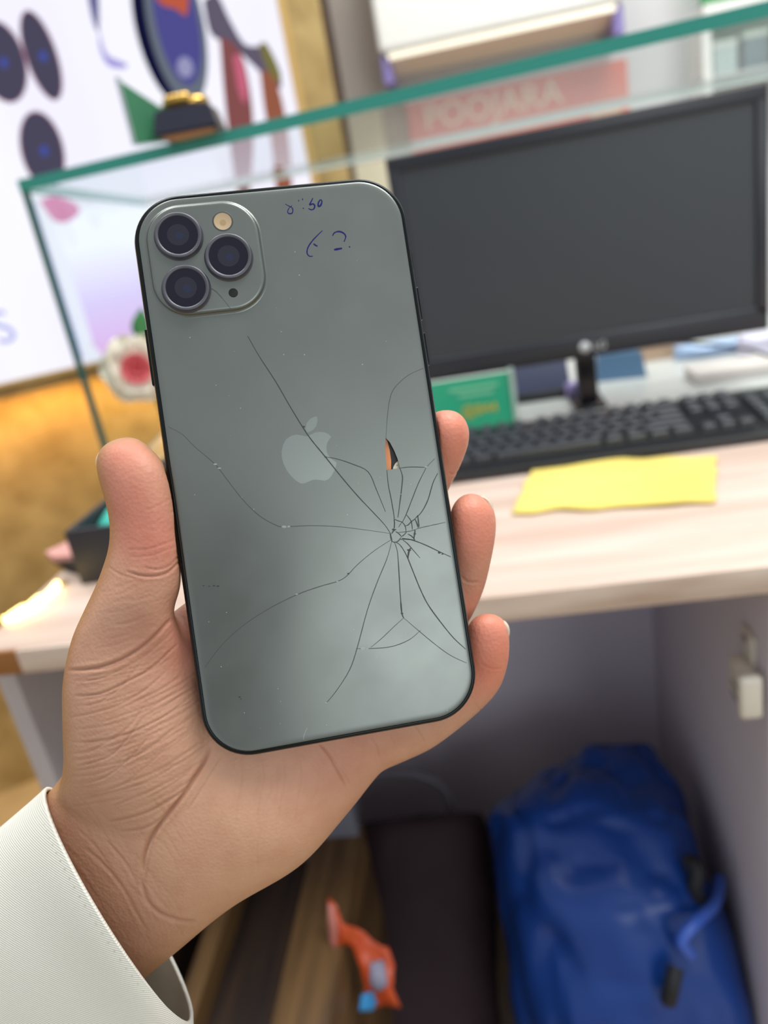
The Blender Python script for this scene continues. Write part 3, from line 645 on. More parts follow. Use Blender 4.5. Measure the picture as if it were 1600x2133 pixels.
strand('bag_handle', [(1440, 1990, .74), (1420, 1960, .73), (1450, 1920, .735), (1490, 1880, .765), (1500, 1830, .80)], .006, mat('blue_handle', srgb(60, 100, 200), 0.3), bb)
Mclear = mat('pale_print_on_bag', srgb(90, 120, 176), 0.3)
mbg = empty('maroon_bag', (-.12, .8, 0), 'dark maroon cloth bag with a grey cord handle under the desk', 'bag')
o = lumpy('bag_body', [(770, 1705, 980, 1690, 1.0, 1.0, .02), (745, 1730, 1010, 1705, 1.0, 1.0, .05), (738, 1850, 1030, 1830, .99, .99, .06), (722, 2000, 1036, 1990, .97, .97, .06), (710, 2133, 1042, 2133, .96, .96, .06), (700, 2260, 1044, 2260, .96, .96, .06), (700, 2390, 1044, 2390, .97, .97, .05)],
          mat('dark_maroon_cloth', srgb(42, 24, 33), 0.8), .006, 12, None, seed=5.1)
o.parent = mbg; o.matrix_parent_inverse = Matrix.Translation(mbg.location).inverted()
strand('cord_handle', [(740, 1700, 1.0), (742, 1640, 1.01), (780, 1612, 1.02), (860, 1612, 1.02), (918, 1636, 1.02), (940, 1672, 1.01), (936, 1710, 1.0)], .0058, mat('grey_cord', srgb(98, 94, 106), 0.6), mbg)
# orange and blue snack packet
Mpkt = bpy.data.materials.new('snack_film'); 
pkv = [(684, 1872), (700, 1880), (716, 1915), (760, 1942), (808, 1975), (822, 2010), (818, 2050), (836, 2092), (780, 2104), (748, 2098), (760, 2060), (752, 2010), (736, 1975), (712, 1960), (700, 2010), (690, 1990)]
sp_ = empty('snack_packet', P(760, 2090, .73), 'crumpled orange and blue snack wrapper against the oak board', 'wrapper')
def film(name, pts, d, col, off):
    bm = bmesh.new(); vs = [bm.verts.new(P(x, y, d)-sp_.location) for x, y in pts]; f = bm.faces.new(vs)
    bmesh.ops.triangulate(bm, faces=[f]); bmesh.ops.subdivide_edges(bm, edges=bm.edges[:], cuts=2, use_grid_fill=True)
    for v in bm.verts: v.co += F*(.010*noise.noise(v.co*45)-off)
    me = bpy.data.meshes.new(name); bm.to_mesh(me); bm.free()
    o = link(name, me, mat(name+'_ink', col, .3), sp_, True); md = o.modifiers.new('thickness', 'SOLIDIFY'); md.thickness = .001; return o
film('wrapper', pkv, .73, srgb(196, 76, 34), 0)
film('printed_patch', [(752, 2068), (776, 2060), (786, 2090), (776, 2104), (748, 2096)], .73, srgb(40, 140, 206), .003)
film('printed_patch', [(772, 1998), (800, 2000), (808, 2040), (786, 2060), (770, 2040)], .73, srgb(136, 136, 160), .003)
film('printed_patch', [(684, 1876), (698, 1888), (706, 1930), (700, 1975), (688, 1960)], .73, srgb(196, 122, 112), .003)

# ------------------------------------------------------------------ the phone
RC = Matrix(((R.x, U.x, -F.x), (R.y, U.y, -F.y), (R.z, U.z, -F.z)))
q = Vector((-0.04261844, 0.11678155, 0.14786143)); RP = Matrix.Rotation(q.length, 3, q.normalized())
PM = (Matrix.Translation(C0) @ RC.to_4x4() @ Matrix.Translation(Vector((-0.02208373, 0.01472678, -0.21941836))) @ RP.to_4x4())
PMI = PM.inverted()
phone = empty('smartphone'); phone.matrix_world = PM
tag(phone, 'grey green smartphone with cracked glass back and three lenses held in hand', 'phone')
mm_ = 0.001
def ph(px, py, z=4.05):           # photo pixel -> local point on the phone's plane z (mm)
    o_ = PMI @ C0; d_ = (PMI.to_3x3() @ ray(px, py)); t = (z*mm_-o_.z)/d_.z; return o_+d_*t
PW, PL, PR = 77.8*mm_/2, 158.0*mm_/2, 13.6*mm_
def rrect(inset, n=14, cx=0, cy=0, hw=PW, hl=PL, r=PR):
    hw, hl, r = hw-inset, hl-inset, max(r-inset, .0004); out = []
    for (sx_, sy_, a0) in ((1, 1, 0), (-1, 1, 90), (-1, -1, 180), (1, -1, 270)):
        for i in range(n+1):
            t = math.radians(a0+90*i/n); out.append((cx+sx_*(hw-r)+r*math.cos(t), cy+sy_*(hl-r)+r*math.sin(t)))
    return out
def sweep(name, prof, m_, par, fn=rrect, closed=False, cap=None, **kw):
    vs, fs = [], []; nn = None
    for (o_, z) in prof:
        L = fn(o_*mm_, **kw); nn = len(L); vs += [(x, y, z*mm_) for x, y in L]
    for i in range(len(prof)-1):
        for j in range(nn): fs.append((i*nn+j, i*nn+(j+1) % nn, (i+1)*nn+(j+1) % nn, (i+1)*nn+j))
    if cap in ('end', 'both'): fs.append(tuple(range((len(prof)-1)*nn, len(prof)*nn)))
    if cap == 'both': fs.append(tuple(range(nn)))
    return mesh(name, vs, fs, m_, par, True)
Mfr = mat('dark_green_steel', srgb(30, 35, 37), 0.18, 0.7)
Mbkg = mat('matte_green_glass', srgb(121, 127, 124), 0.3, 0.7, 0.6)
nt = Mbkg.node_tree; b_ = nt.nodes['Principled BSDF']
tc = N(Mbkg, 'ShaderNodeTexCoord'); n1 = N(Mbkg, 'ShaderNodeTexNoise'); n1.inputs['Scale'].default_value = 60; n1.inputs['Detail'].default_value = 6
nt.links.new(tc.outputs['Object'], n1.inputs['Vector'])
mr = N(Mbkg, 'ShaderNodeMapRange'); mr.inputs[1].default_value = .35; mr.inputs[2].default_value = .7; mr.inputs[3].default_value = .29; mr.inputs[4].default_value = .35
nt.links.new(n1.outputs['Fac'], mr.inputs[0]); nt.links.new(mr.outputs[0], b_.inputs['Roughness'])
sweep('metal_frame', [(1.65, 3.55), (1.45, 3.84), (1.1, 3.82), (.65, 3.45), (.32, 2.8), (.08, 1.9), (0, .8), (0, -.8), (.08, -1.9), (.32, -2.8), (.7, -3.45), (1.15, -3.8), (1.55, -3.85), (1.75, -3.55)], Mfr, phone)
sweep('display_glass', [(1.7, -3.5), (1.7, -3.85), (2.2, -4.02), (3.0, -4.05)], mat('black_display', srgb(10, 10, 12), 0.08), phone, cap='end')
# back glass with the missing chip cut out
hole_px = [(803.5, 912), (812, 921), (821, 938), (828, 955), (832.5, 972), (833, 975.5), (820, 977), (806.5, 979), (804.2, 962), (803, 940), (803, 925)]
holeL = [ph(x, y) for x, y in hole_px]
rings = [(1.6, 3.5), (1.62, 3.78), (1.78, 3.9), (2.2, 3.98), (2.8, 4.03), (3.5, 4.05)]
vs, fs = [], []
for (o_, z) in rings:
    L = rrect(o_*mm_); nn = len(L); vs += [(x, y, z*mm_) for x, y in L]
for i in range(len(rings)-1):
    for j in range(nn): fs.append((i*nn+j, i*nn+(j+1) % nn, (i+1)*nn+(j+1) % nn, (i+1)*nn+j))
base = (len(rings)-1)*nn
inner = [Vector((vs[base+j][0], vs[base+j][1])) for j in range(nn)]
hl2 = [Vector((p.x, p.y)) for p in holeL]; nh = len(hl2)
cdt = delaunay_2d_cdt(inner+hl2, [(i, (i+1) % nn) for i in range(nn)]+[(nn+i, nn+(i+1) % nh) for i in range(nh)], [], 0, 1e-7)
def inpoly(p, poly):
    c = False; j = len(poly)-1
    for i in range(len(poly)):
        if (poly[i].y > p.y) != (poly[j].y > p.y) and p.x < (poly[j].x-poly[i].x)*(p.y-poly[i].y)/(poly[j].y-poly[i].y)+poly[i].x: c = not c
        j = i
    return c
idx = {}
for k_, v in enumerate(cdt[0]):
    og = [o for o in cdt[3][k_]]
    if og and og[0] < nn: idx[k_] = base+og[0]
    else: idx[k_] = len(vs); vs.append((v.x, v.y, 4.05*mm_))
for f in cdt[2]:
    c = sum((Vector(cdt[0][i]) for i in f), Vector((0, 0)))/len(f)
    if inpoly(c, inner) and not inpoly(c, hl2): fs.append(tuple(idx[i] for i in f))
h0 = len(vs); vs += [(p.x, p.y, 4.05*mm_) for p in hl2]+[(p.x, p.y, 3.3*mm_) for p in hl2]
hs = [(h0+i, h0+(i+1) % nh, h0+nh+(i+1) % nh, h0+nh+i) for i in range(nh)]
bg = mesh('back_glass', vs, fs, Mbkg, phone, True); bg['label'] = 'matte grey green glass back broken by radiating cracks'
mesh('broken_edge', vs[h0:], [tuple(i-h0 for i in f) for f in hs], mat('dark_broken_edge', srgb(24, 26, 28), 0.4), bg)
# what shows inside the chip
def plate(name, pts, z, col, rough=.5, metal=0, par=None):
    q_ = [ph(x, y, z) for x, y in pts]; o = prism(name, [Vector((p.x, p.y, z*mm_)) for p in q_], (0, 0, -.15*mm_), mat(name+'_surface', col, rough, metal)); o.parent = phone; return o
plate('inner_bracket', [(790, 900), (848, 900), (848, 990), (790, 990)], 3.0, srgb(28, 27, 32), .5)
plate('copper_coil', [(798, 905), (806, 916), (812, 938), (815, 960), (814.5, 985), (798, 985)], 3.25, srgb(222, 142, 88), .45)
plate('white_pad', [(818.5, 985), (819, 974), (823, 966), (829, 960), (838, 958), (840, 985)], 3.25, srgb(220, 214, 192), .6)
plate('pad_gap', [(826, 968), (829, 967.5), (829, 970), (826, 970)], 3.42, srgb(150, 146, 120), .6)
# ribbons on the glass: cracks, pen marks, logo
def ribbon(name, pts, wpx, m_, par, z=4.068, k=4, taper=True, smooth=True):
    pts = catmull(pts, k) if (smooth and len(pts) > 2) else [np.array(p, float) for p in pts]
    L = [ph(p[0], p[1], z) for p in pts]; n = len(L); vs, fs = [], []
    for i in range(n):
        t = (L[min(i+1, n-1)]-L[max(i-1, 0)]).normalized(); s = Vector((-t.y, t.x, 0))
        w = wpx[i*len(wpx)//n] if isinstance(wpx, (list, tuple)) else wpx
        if taper: w *= .55+.45*math.sin(math.pi*min(1, max(0, (i+.5)/n)))
        w *= .138*mm_*.5*(1+.25*noise.noise(Vector((pts[i][0]*.21, pts[i][1]*.21, 0))))
        vs += [L[i]+s*w, L[i]-s*w]
    for i in range(n-1): fs.append((2*i, 2*i+1, 2*i+3, 2*i+2))
    return mesh(name, vs, fs, m_, par)
Mck = mat('dark_crack', srgb(52, 58, 58), 0.5); Mck2 = mat('fine_grey_crack', srgb(70, 76, 76), 0.5); Mchip = mat('pale_glass_chip', srgb(150, 158, 156), 0.3)
def zz(*a): return [(680+x/5.332, 880+y/5.332) for x, y in a]
cracks = [
 ([(516, 700), (540, 742), (575, 796), (605, 848), (632, 892), (650, 918), (678, 952), (710, 992), (745, 1033), (780, 1070), (802, 1094), (814, 1112)], 2.4, Mck),
 ([(678, 952), (702, 956), (735, 967), (767, 983), (785, 1022), (803, 1066)], 1.9, Mck),
 ([(351, 889), (380, 905), (405, 930), (447, 966), (470, 995), (505, 1040), (540, 1074), (575, 1094), (592, 1097), (640, 1095), (690, 1096), (740, 1101), (812, 1111)], 1.6, Mck2),
 ([(882, 767), (850, 782), (822, 808), (812, 832), (807, 868), (804, 912)], 1.5, Mck2),
 ([(806, 979), (809, 1010), (815, 1040), (821, 1076), (822, 1100)], 2.2, Mck),
 ([(833, 975), (838, 990), (838, 1005), (834, 1040), (829, 1078)], 2.4, Mck),
 ([(833, 975), (852, 973), (872, 973), (888, 974)], 1.8, Mck), ([(888, 974), (896, 965), (906, 955)], 1.2, Mck2),
 ([(888, 974), (872, 1006), (860, 1036), (846, 1072), (838, 1088)], 2.0, Mck),
 ([(912, 986), (902, 1006), (892, 1040), (880, 1064), (868, 1078)], 2.2, Mck),
 ([(928, 1088), (905, 1093), (874, 1100), (862, 1105)], 1.5, Mck2),
 ([(939, 1160), (915, 1149), (888, 1136), (862, 1126), (838, 1121)], 2.2, Mck),
 ([(970, 1352), (945, 1329), (918, 1296), (892, 1260), (875, 1226), (858, 1184), (846, 1155), (834, 1136), (824, 1129)], 2.4, Mck),
 ([(972, 1381), (940, 1366), (910, 1345), (870, 1312), (841, 1287)], 1.6, Mck2),
 ([(822, 1130), (828, 1150), (831, 1190), (834, 1240), (837, 1276), (841, 1287)], [2.0, 2.2, 3.4], Mck),
 ([(841, 1287), (818, 1308), (795, 1330), (772, 1349)], 1.4, Mck2),
 ([(876, 1313), (852, 1333), (815, 1347), (772, 1351), (742, 1351)], 1.6, Mck2),
 ([(816, 1128), (806, 1164), (785, 1215), (765, 1272), (744, 1350), (728, 1396), (700, 1440), (680, 1464)], 1.9, Mck2),
 ([(814, 1125), (780, 1147), (745, 1176), (722, 1200), (703, 1211), (665, 1222), (618, 1239), (560, 1268), (505, 1304), (460, 1346), (427, 1390)], 1.7, Mck2),
 ([(435, 598), (450, 607), (464, 622)], 1.5, Mck2), ([(464, 622), (476, 637), (483, 647)], .8, Mck2),
 ([(640, 1516), (634, 1530), (632, 1541)], 1.2, Mchip),
 (zz((760, 1075), (790, 1090), (840, 1105)), 2.0, Mck), (zz((840, 1105), (875, 1150), (885, 1215)), 2.0, Mck), (zz((885, 1020), (935, 1085), (950, 1140), (955, 1190)), 2.2, Mck),
 (zz((865, 1150), (905, 1140), (940, 1105), (985, 1070), (1015, 1030)), 2.0, Mck), (zz((985, 1075), (1005, 1120), (1020, 1170)), 2.6, Mck), (zz((1015, 1030), (1022, 1100), (1030, 1165)), 2.6, Mck),
 (zz((800, 1222), (850, 1218), (890, 1212), (940, 1205), (985, 1190)), 1.6, Mck2), (zz((770, 1212), (805, 1235), (830, 1265)), 2.4, Mck), (zz((830, 1270), (860, 1250), (890, 1218)), 2.0, Mck),
 (zz((905, 1240), (945, 1262), (985, 1305)), 2.2, Mck), (zz((985, 1195), (978, 1250), (970, 1295)), 3.2, Mck), (zz((820, 1300), (880, 1295), (985, 1308)), 2.4, Mck),
 (zz((850, 1305), (900, 1345), (940, 1390), (1040, 1505)), 2.0, Mck), (zz((935, 1395), (915, 1440), (905, 1510)), 3.6, Mck), (zz((710, 1235), (718, 1280), (730, 1325)), 3.4, Mck),
 (zz((730, 1325), (770, 1330), (800, 1315), (830, 1275)), 2.2, Mck), (zz((725, 1235), (745, 1205), (775, 1185)), 2.6, Mck), (zz((800, 1165), (830, 1120), (845, 1100)), 1.6, Mck2), (zz((750, 1180), (757, 1120), (750, 1080)), 2.0, Mck),
]
for pts, w_, m_ in cracks: ribbon('crack', pts, w_, m_, bg, z=4.068 if not (pts[0][0] < 500 and pts[0][1] < 640) else 5.32)
def blot(name, cx, cy, r, m_, par, z=4.075, n=7, sq=1.0):
    rnd = random.Random(int(cx*7+cy)); pts = [(cx+r*(.6+.6*rnd.random())*math.cos(2*math.pi*i/n), cy+r*sq*(.6+.6*rnd.random())*math.sin(2*math.pi*i/n)) for i in range(n)]
    q_ = [ph(x, y, z) for x, y in pts]; return mesh(name, q_, [tuple(range(n))], m_, par)
for cx, cy, r in ((449, 967, 4.5), (457, 975, 4), (592, 1097, 5.5), (601, 1097, 4), (888, 973, 4), (680, 1464, 3), (757, 1350, 7), (765, 1351, 4), (703, 1211, 3), (618, 1238, 3)): blot('glass_chip', cx, cy, r, Mchip, bg, sq=.5)
for cx, cy, r in ((632, 889, 3.5), (916, 1151, 4), (922, 1154, 3), (852, 1146, 4.5), (678, 952, 3), (838, 1278, 3.5), (726, 1195, 3), (864, 1112, 3), (424, 1220, 2.5), (446, 1220, 3), (454, 1221, 3.5), (436, 1221, 2.5), (499, 1452, 3), (502, 1456, 2), (820, 1103, 4)): blot('dark_chip', cx, cy, r, Mck, bg, sq=.6)  # dark irregular blots in the crack colour
# speckle of dust
rnd = random.Random(4); Mdust = mat('pale_dust', srgb(176, 186, 184), .7)
dv_, df_ = [], []
for i in range(70):
    x, y = rnd.uniform(330, 950), rnd.uniform(480, 1520)
    if not (300+.14*(y-480) < x < 850+.155*(y-548)-12) or (x < 560 and y < 680): continue
    r_ = rnd.uniform(.5, 1.2); b0_ = len(dv_)
    dv_ += [ph(x+r_*math.cos(t), y+r_*math.sin(t), 4.07) for t in (0, 1.26, 2.5, 3.77, 5.0)]; df_.append(tuple(range(b0_, b0_+5)))
du = mesh('dust_specks', dv_, df_, Mdust, bg); du['kind'] = 'stuff'
# pen marks
Mink = mat('blue_ink', srgb(24, 24, 96), .6, 0, .2)
def q3(*a): return [(560+x/5.333, 390+y/5.333) for x, y in a]
for pts, w_ in ((q3((182, 185), (215, 205), (255, 225), (268, 260), (255, 290), (225, 292), (210, 275), (222, 235), (258, 205)), 2.0), (q3((330, 140), (334, 158)), 1.4), (q3((375, 125), (376, 142)), 2.2), (q3((383, 228), (384, 240)), 2.6),
                (q3((490, 120), (468, 165), (455, 195), (490, 185), (510, 205), (500, 240), (470, 250), (440, 235)), 3.0), (q3((575, 135), (552, 170), (550, 210), (572, 205), (590, 165), (580, 135)), 3.2),
                (q3((595, 482), (540, 535), (480, 600), (435, 670), (425, 730), (450, 765), (490, 765)), 2.4), (q3((497, 628), (520, 645), (542, 655)), 3.0), (q3((708, 540), (730, 505), (780, 492), (830, 510), (855, 550), (835, 605)), 2.8),
                (q3((725, 695), (760, 688), (815, 678)), 4.2), (q3((895, 655), (900, 670)), 2.4)):
    ribbon('pen_stroke', pts, w_*1.15, Mink, bg, 4.072)
# logo
Mlogo = mat('polished_logo', srgb(140, 148, 145), 0.28, 0.7, .6)
lz = [(690, 590), (600, 575), (480, 550), (360, 580), (260, 650), (195, 770), (168, 900), (172, 1030), (205, 1160), (270, 1290), (350, 1400), (450, 1500), (560, 1570), (640, 1570), (720, 1535), (800, 1500), (880, 1490), (970, 1500), (1060, 1515), (1140, 1485), (1200, 1420), (1255, 1320), (1300, 1210), (1312, 1130), (1220, 1070), (1150, 1000), (1110, 920), (1100, 820), (1115, 730), (1160, 650), (1200, 600), (1140, 540), (1060, 505), (960, 495), (870, 505), (780, 550)]
lf = [(690, 510), (665, 430), (690, 310), (760, 225), (850, 180), (908, 175), (915, 260), (890, 370), (830, 450), (760, 490)]
for pts in (lz, lf):
    q_ = [ph(570+x/10, 850+y/10, 4.06) for x, y in pts]
    mesh('fruit_emblem', q_, [tuple(range(len(q_)))], Mlogo, bg)
# camera plate
c_ = ph(430, 538, 4.6); ch = 15.3*mm_
def crect(inset, n=14): return rrect(inset, n, c_.x, c_.y, ch, ch, 9.6*mm_)
cpz = 5.25
cpl = sweep('camera_plate', [(-.9, 4.04), (-.55, 4.10), (-.25, 4.35), (-.08, 4.8), (.1, 5.1), (.45, 5.24), (.9, cpz)], Mbkg, phone, crect, cap='end')
Mring = mat('dark_anodised_ring', srgb(92, 92, 100), 0.42, 0.6); Mlens = mat('lens_glass', srgb(14, 14, 34), 0.1, 0, .45, 0.0); Mblk = mat('lens_well', srgb(16, 17, 24), 0.4)
Mcoat = mat('blue_lens_coating', srgb(24, 34, 62), 0.2, 0, .6)
def lathe(name, prof, cx, cy, m_, par, n=48, cap=True):
    vs, fs = [], []
    for (r_, z) in prof:
        for j in range(n): t = 2*math.pi*j/n; vs.append((cx+r_*mm_*math.cos(t), cy+r_*mm_*math.sin(t), z*mm_))
    for i in range(len(prof)-1):
        for j in range(n): fs.append((i*n+j, i*n+(j+1) % n, (i+1)*n+(j+1) % n, (i+1)*n+j))
    if cap: fs.append(tuple(range((len(prof)-1)*n, len(prof)*n)))
    return mesh(name, vs, fs, m_, par, True)
for (lx, ly) in ((371, 489), (476, 533), (387, 599)):
    p = ph(lx, ly, 6.6)
    rg = lathe('lens_ring', [(6.75, cpz-.02), (6.75, cpz+.12), (6.5, cpz+.14), (6.45, 6.5), (6.3, 6.72), (6.05, 6.8), (5.45, 6.74), (5.35, 6.5)], p.x, p.y, Mring, cpl, cap=False)
    lathe('lens_cover', [(5.36, 6.55), (5.0, 6.57), (0.4, 6.58)], p.x, p.y, Mlens, rg)
    lathe('lens_barrel', [(3.0, 6.584), (2.0, 6.586), (.3, 6.588)], p.x, p.y, mat('lens_barrel_dark', srgb(28, 28, 44), 0.2, 0, .6), rg)
    lathe('lens_coating', [(1.1, 6.592), (.6, 6.594), (.1, 6.594)], p.x+.3*mm_, p.y-.3*mm_, Mcoat, rg)
p = ph(464, 461, cpz); fl_ = lathe('flash', [(2.75, cpz+.005), (2.7, cpz+.03), (2.45, cpz+.03), (2.40, cpz+.012), (.2, cpz+.014)], p.x, p.y, mat('amber_flash_lens', srgb(186, 162, 130), 0.4), cpl)
lathe('flash_rim', [(2.9, cpz+.002), (2.85, cpz+.03), (2.6, cpz+.05), (2.45, cpz+.04)], p.x, p.y, mat('dark_flash_rim', srgb(70, 72, 70), 0.4), fl_, cap=False)
lathe('flash_diode', [(.9, cpz+.016), (.1, cpz+.018)], p.x, p.y-.4*mm_, mat('yellow_diode', srgb(170, 146, 104), .4), fl_)
p = ph(486, 610, cpz); lathe('microphone_hole', [(1.3, cpz+.004), (1.25, cpz+.02), (.1, cpz+.02)], p.x, p.y, mat('hole_black', srgb(12, 12, 16), .7), cpl)
# side buttons
def side_button(name, pya, pyb, px, sgn, zc=0.0, hw=1.4, out=.55):
    ya, yb = ph(px, pya, 0).y, ph(px, pyb, 0).y; x_ = sgn*PW
    me = boxmesh(name, x_-.4*mm_, x_+out*mm_, min(ya, yb), max(ya, yb), (zc-hw)*mm_, (zc+hw)*mm_, .35*mm_, 3) if sgn > 0 else boxmesh(name, x_-out*mm_, x_+.4*mm_, min(ya, yb), max(ya, yb), (zc-hw)*mm_, (zc+hw)*mm_, .35*mm_, 3)
    return link(name, me, Mfr, phone, True)
side_button('mute_switch', 526, 562, 863, 1, 0, .9, .35); side_button('volume_button', 600, 668, 877, 1); side_button('volume_button', 694, 762, 891, 1); side_button('power_button', 688, 806, 312, -1, 0, 1.4, .6)

# the phone that takes the picture: mirrored as the dark patch in the glass back
tp_ = empty('camera_phone'); tp_.matrix_world = cam.matrix_world
tag(tp_, 'dark phone taking the picture, mirrored as the dark patch low on the glass back', 'phone')
tpm = boxmesh('phone_body', -.068, .013, -.142, .014, .005, .013, .003, 3); link('phone_body', tpm, mat('graphite_shell', srgb(22, 22, 24), .5), tp_, True)
link('camera_plate', boxmesh('camera_plate', -.030, .011, -.030, .012, .0035, .0052, .0006, 2), mat('graphite_plate', srgb(30, 30, 33), .4), tp_, True)
# ------------------------------------------------------------------ the hand
comps = []
def comp(sl, n=36, k=6, ex=2.3): comps.append(loft_geo(sl, n, k, ex))
# forearm and palm
comp([(-420, 2090, -120, 2520, .300, .300, .028), (-180, 1910, 110, 2270, .268, .268, .025), (10, 1735, 265, 2075, .248, .248, .022), (108, 1645, 380, 1972, .240, .240, .0215), (150, 1585, 484, 1888, .236, .236, .0215),
      (205, 1500, 624, 1803, .2335, .2345, .0205), (275, 1420, 722, 1696, .2325, .2365, .0175), (335, 1340, 797, 1604, .2335, .2395, .0155), (378, 1275, 850, 1565, .2355, .2425, .0145),
      (410, 1230, 868, 1510, .2375, .2445, .0135), (450, 1185, 850, 1440, .240, .246, .0105), (500, 1160, 830, 1390, .2415, .2465, .006)], 48)
# thenar and thumb
comp([(135, 1720, 330, 1850, .238, .236, .014), (118, 1665, 400, 1800, .2335, .233, .018), (132, 1600, 455, 1715, .2262, .2360, .0207), (130, 1500, 510, 1620, .2218, .2380, .0207), (131, 1420, 500, 1520, .2194, .2378, .0192),
      (148, 1335, 450, 1418, .2174, .2330, .0164), (172, 1278, 392, 1336, .2165, .2235, .0142), (190, 1240, 362, 1280, .2160, .2165, .0124), (204, 1208, 376, 1224, .2155, .2155, .0118), (225, 1145, 376, 1166, .2148, .2148, .0112), (228, 1092, 371, 1110, .2146, .2146, .0112),
      (219, 1045, 366, 1060, .2144, .2144, .0114), (204, 995, 356, 1005, .2144, .2144, .0113), (200, 958, 339, 962, .2144, .2144, .0102), (212, 930, 312, 932, .2144, .2144, .0078), (240, 914, 290, 914, .2144, .2144, .0042), (258, 910, 274, 910, .2144, .2144, .0015)])
# web
comp([(250, 1330, 330, 1420, .223, .223, .009), (330, 1296, 450, 1430, .2255, .2260, .010), (390, 1252, 520, 1380, .2305, .2315, .0105), (450, 1215, 560, 1330, .237, .238, .010)], 24)
# little finger
comp([(700, 1420, 790, 1608, .2405, .2405, .0125), (770, 1420, 852, 1582, .2405, .2405, .0118), (850, 1420, 908, 1554, .2405, .240, .0105), (912, 1405, 990, 1490, .2385, .2385, .0096), (948, 1385, 1040, 1436, .2355, .2355, .0090),
      (962, 1355, 1059, 1380, .2320, .2320, .0086), (970, 1322, 1062, 1332, .2300, .2300, .0081), (976, 1300, 1058, 1303, .2293, .2293, .0072), (988, 1285, 1046, 1287, .2290, .2290, .0054), (1006, 1277, 1032, 1278, .2290, .2290, .0024)])
# ring finger
comp([(600, 1310, 720, 1450, .2405, .2425, .0115), (770, 1290, 850, 1385, .2400, .2410, .0100), (880, 1250, 955, 1322, .2400, .2400, .0092), (920, 1208, 1003, 1242, .2370, .2370, .0088), (935, 1150, 1024, 1165, .2320, .2320, .0085),
      (935, 1098, 1034, 1104, .2298, .2298, .0084), (939, 1062, 1031, 1064, .2290, .2290, .0077), (952, 1039, 1014, 1041, .2287, .2287, .0056), (970, 1027, 996, 1028, .2285, .2285, .0028)])
# middle finger
comp([(500, 1210, 620, 1340, .2400, .2415, .0120), (670, 1120, 760, 1215, .2390, .2395, .0102), (810, 1020, 888, 1098, .2390, .2390, .0094), (862, 970, 943, 1004, .2370, .2370, .0089), (878, 930, 972, 940, .2320, .2320, .0083),
      (884, 896, 979, 900, .2297, .2297, .0079), (892, 870, 968, 870, .2290, .2290, .0064), (912, 854, 948, 854, .2288, .2288, .0038)])
# index finger behind the phone
comp([(400, 1260, 510, 1290, .2375, .2395, .0115), (450, 1100, 560, 1140, .2355, .2365, .0108), (520, 960, 620, 1010, .2345, .2355, .0098), (590, 850, 680, 905, .2340, .2345, .0093), (640, 765, 722, 815, .2335, .2340, .0086), (668, 730, 735, 770, .2335, .2340, .0066), (690, 716, 730, 738, .2335, .2340, .003)])
vs, fs = [], []
bmh = bmesh.new()
for cv, cf in comps:
    m2 = bpy.data.meshes.new('tmp'); m2.from_pydata([tuple(v) for v in cv], [], cf); m2.update()
    b2 = bmesh.new(); b2.from_mesh(m2); bmesh.ops.recalc_face_normals(b2, faces=b2.faces); b2.to_mesh(m2); b2.free()
    bmh.from_mesh(m2); bpy.data.meshes.remove(m2)
hm = bpy.data.meshes.new('hand_raw'); bmh.to_mesh(hm); bmh.free()
ho = bpy.data.objects.new('hand_raw', hm); COL.objects.link(ho)
rm = ho.modifiers.new('r', 'REMESH'); rm.mode = 'VOXEL'; rm.voxel_size = .00043
bpy.context.view_layer.update()
hand_me = bpy.data.meshes.new_from_object(ho.evaluated_get(bpy.context.evaluated_depsgraph_get()))
bpy.data.objects.remove(ho, do_unlink=True)
nv = len(hand_me.vertices); co = np.empty(nv*3, np.float32); hand_me.vertices.foreach_get('co', co); co = co.reshape(-1, 3).astype(np.float64)
ne = len(hand_me.edges); ed = np.empty(ne*2, np.int32); hand_me.edges.foreach_get('vertices', ed); ed = ed.reshape(-1, 2)
deg = np.bincount(ed.ravel(), minlength=nv).astype(float)[:, None]
def lap(c):
    s = np.zeros_like(c)
    for ax in range(c.shape[1]):
        s[:, ax] = np.bincount(ed[:, 0], c[ed[:, 1], ax], nv)+np.bincount(ed[:, 1], c[ed[:, 0], ax], nv)
    return s/deg
for it in range(50): co = co+.6*(lap(co)-co)
# contact with the phone
Pm = np.array(PMI); T = np.array(PM)
def contact(co):
    lc = co@Pm[:3, :3].T+Pm[:3, 3]
    x, y, z = lc.T.copy()
    ax = np.abs(x)-(PW-PR); ay = np.abs(y)-(PL-PR)
    sd = np.hypot(np.maximum(ax, 0), np.maximum(ay, 0))+np.minimum(np.maximum(ax, ay), 0)-PR     # <0 inside outline
    th = .00418; m = .00012
    ins = (sd < m) & (np.abs(z) < th)
    dback = z+th; dside = m-sd
    # the frame is rounded: allow skin to come in under the rounding
    useb = ins & (dback < dside*1.3)
    uses = ins & ~useb
    lc[useb, 2] = -th
    gx = np.where(ax > ay, np.sign(x), 0.0); gy = np.where(ax > ay, 0.0, np.sign(y))
    cor = (ax > 0) & (ay > 0); hyp = np.hypot(ax, ay)+1e-9
    gx = np.where(cor, np.sign(x)*ax/hyp, gx); gy = np.where(cor, np.sign(y)*ay/hyp, gy)
    lc[uses, 0] += (gx*dside)[uses]; lc[uses, 1] += (gy*dside)[uses]
    return lc@T[:3, :3].T+T[:3, 3]
co = contact(co)
for rnd_ in range(3):
    for it in range(5): co = co+.5*(lap(co)-co)
    co = contact(co)
hand_me.vertices.foreach_set('co', co.astype(np.float32).ravel()); hand_me.update()
nr = np.empty(nv*3, np.float32); hand_me.vertex_normals.foreach_get('vector', nr); nr = nr.reshape(-1, 3).astype(np.float64)
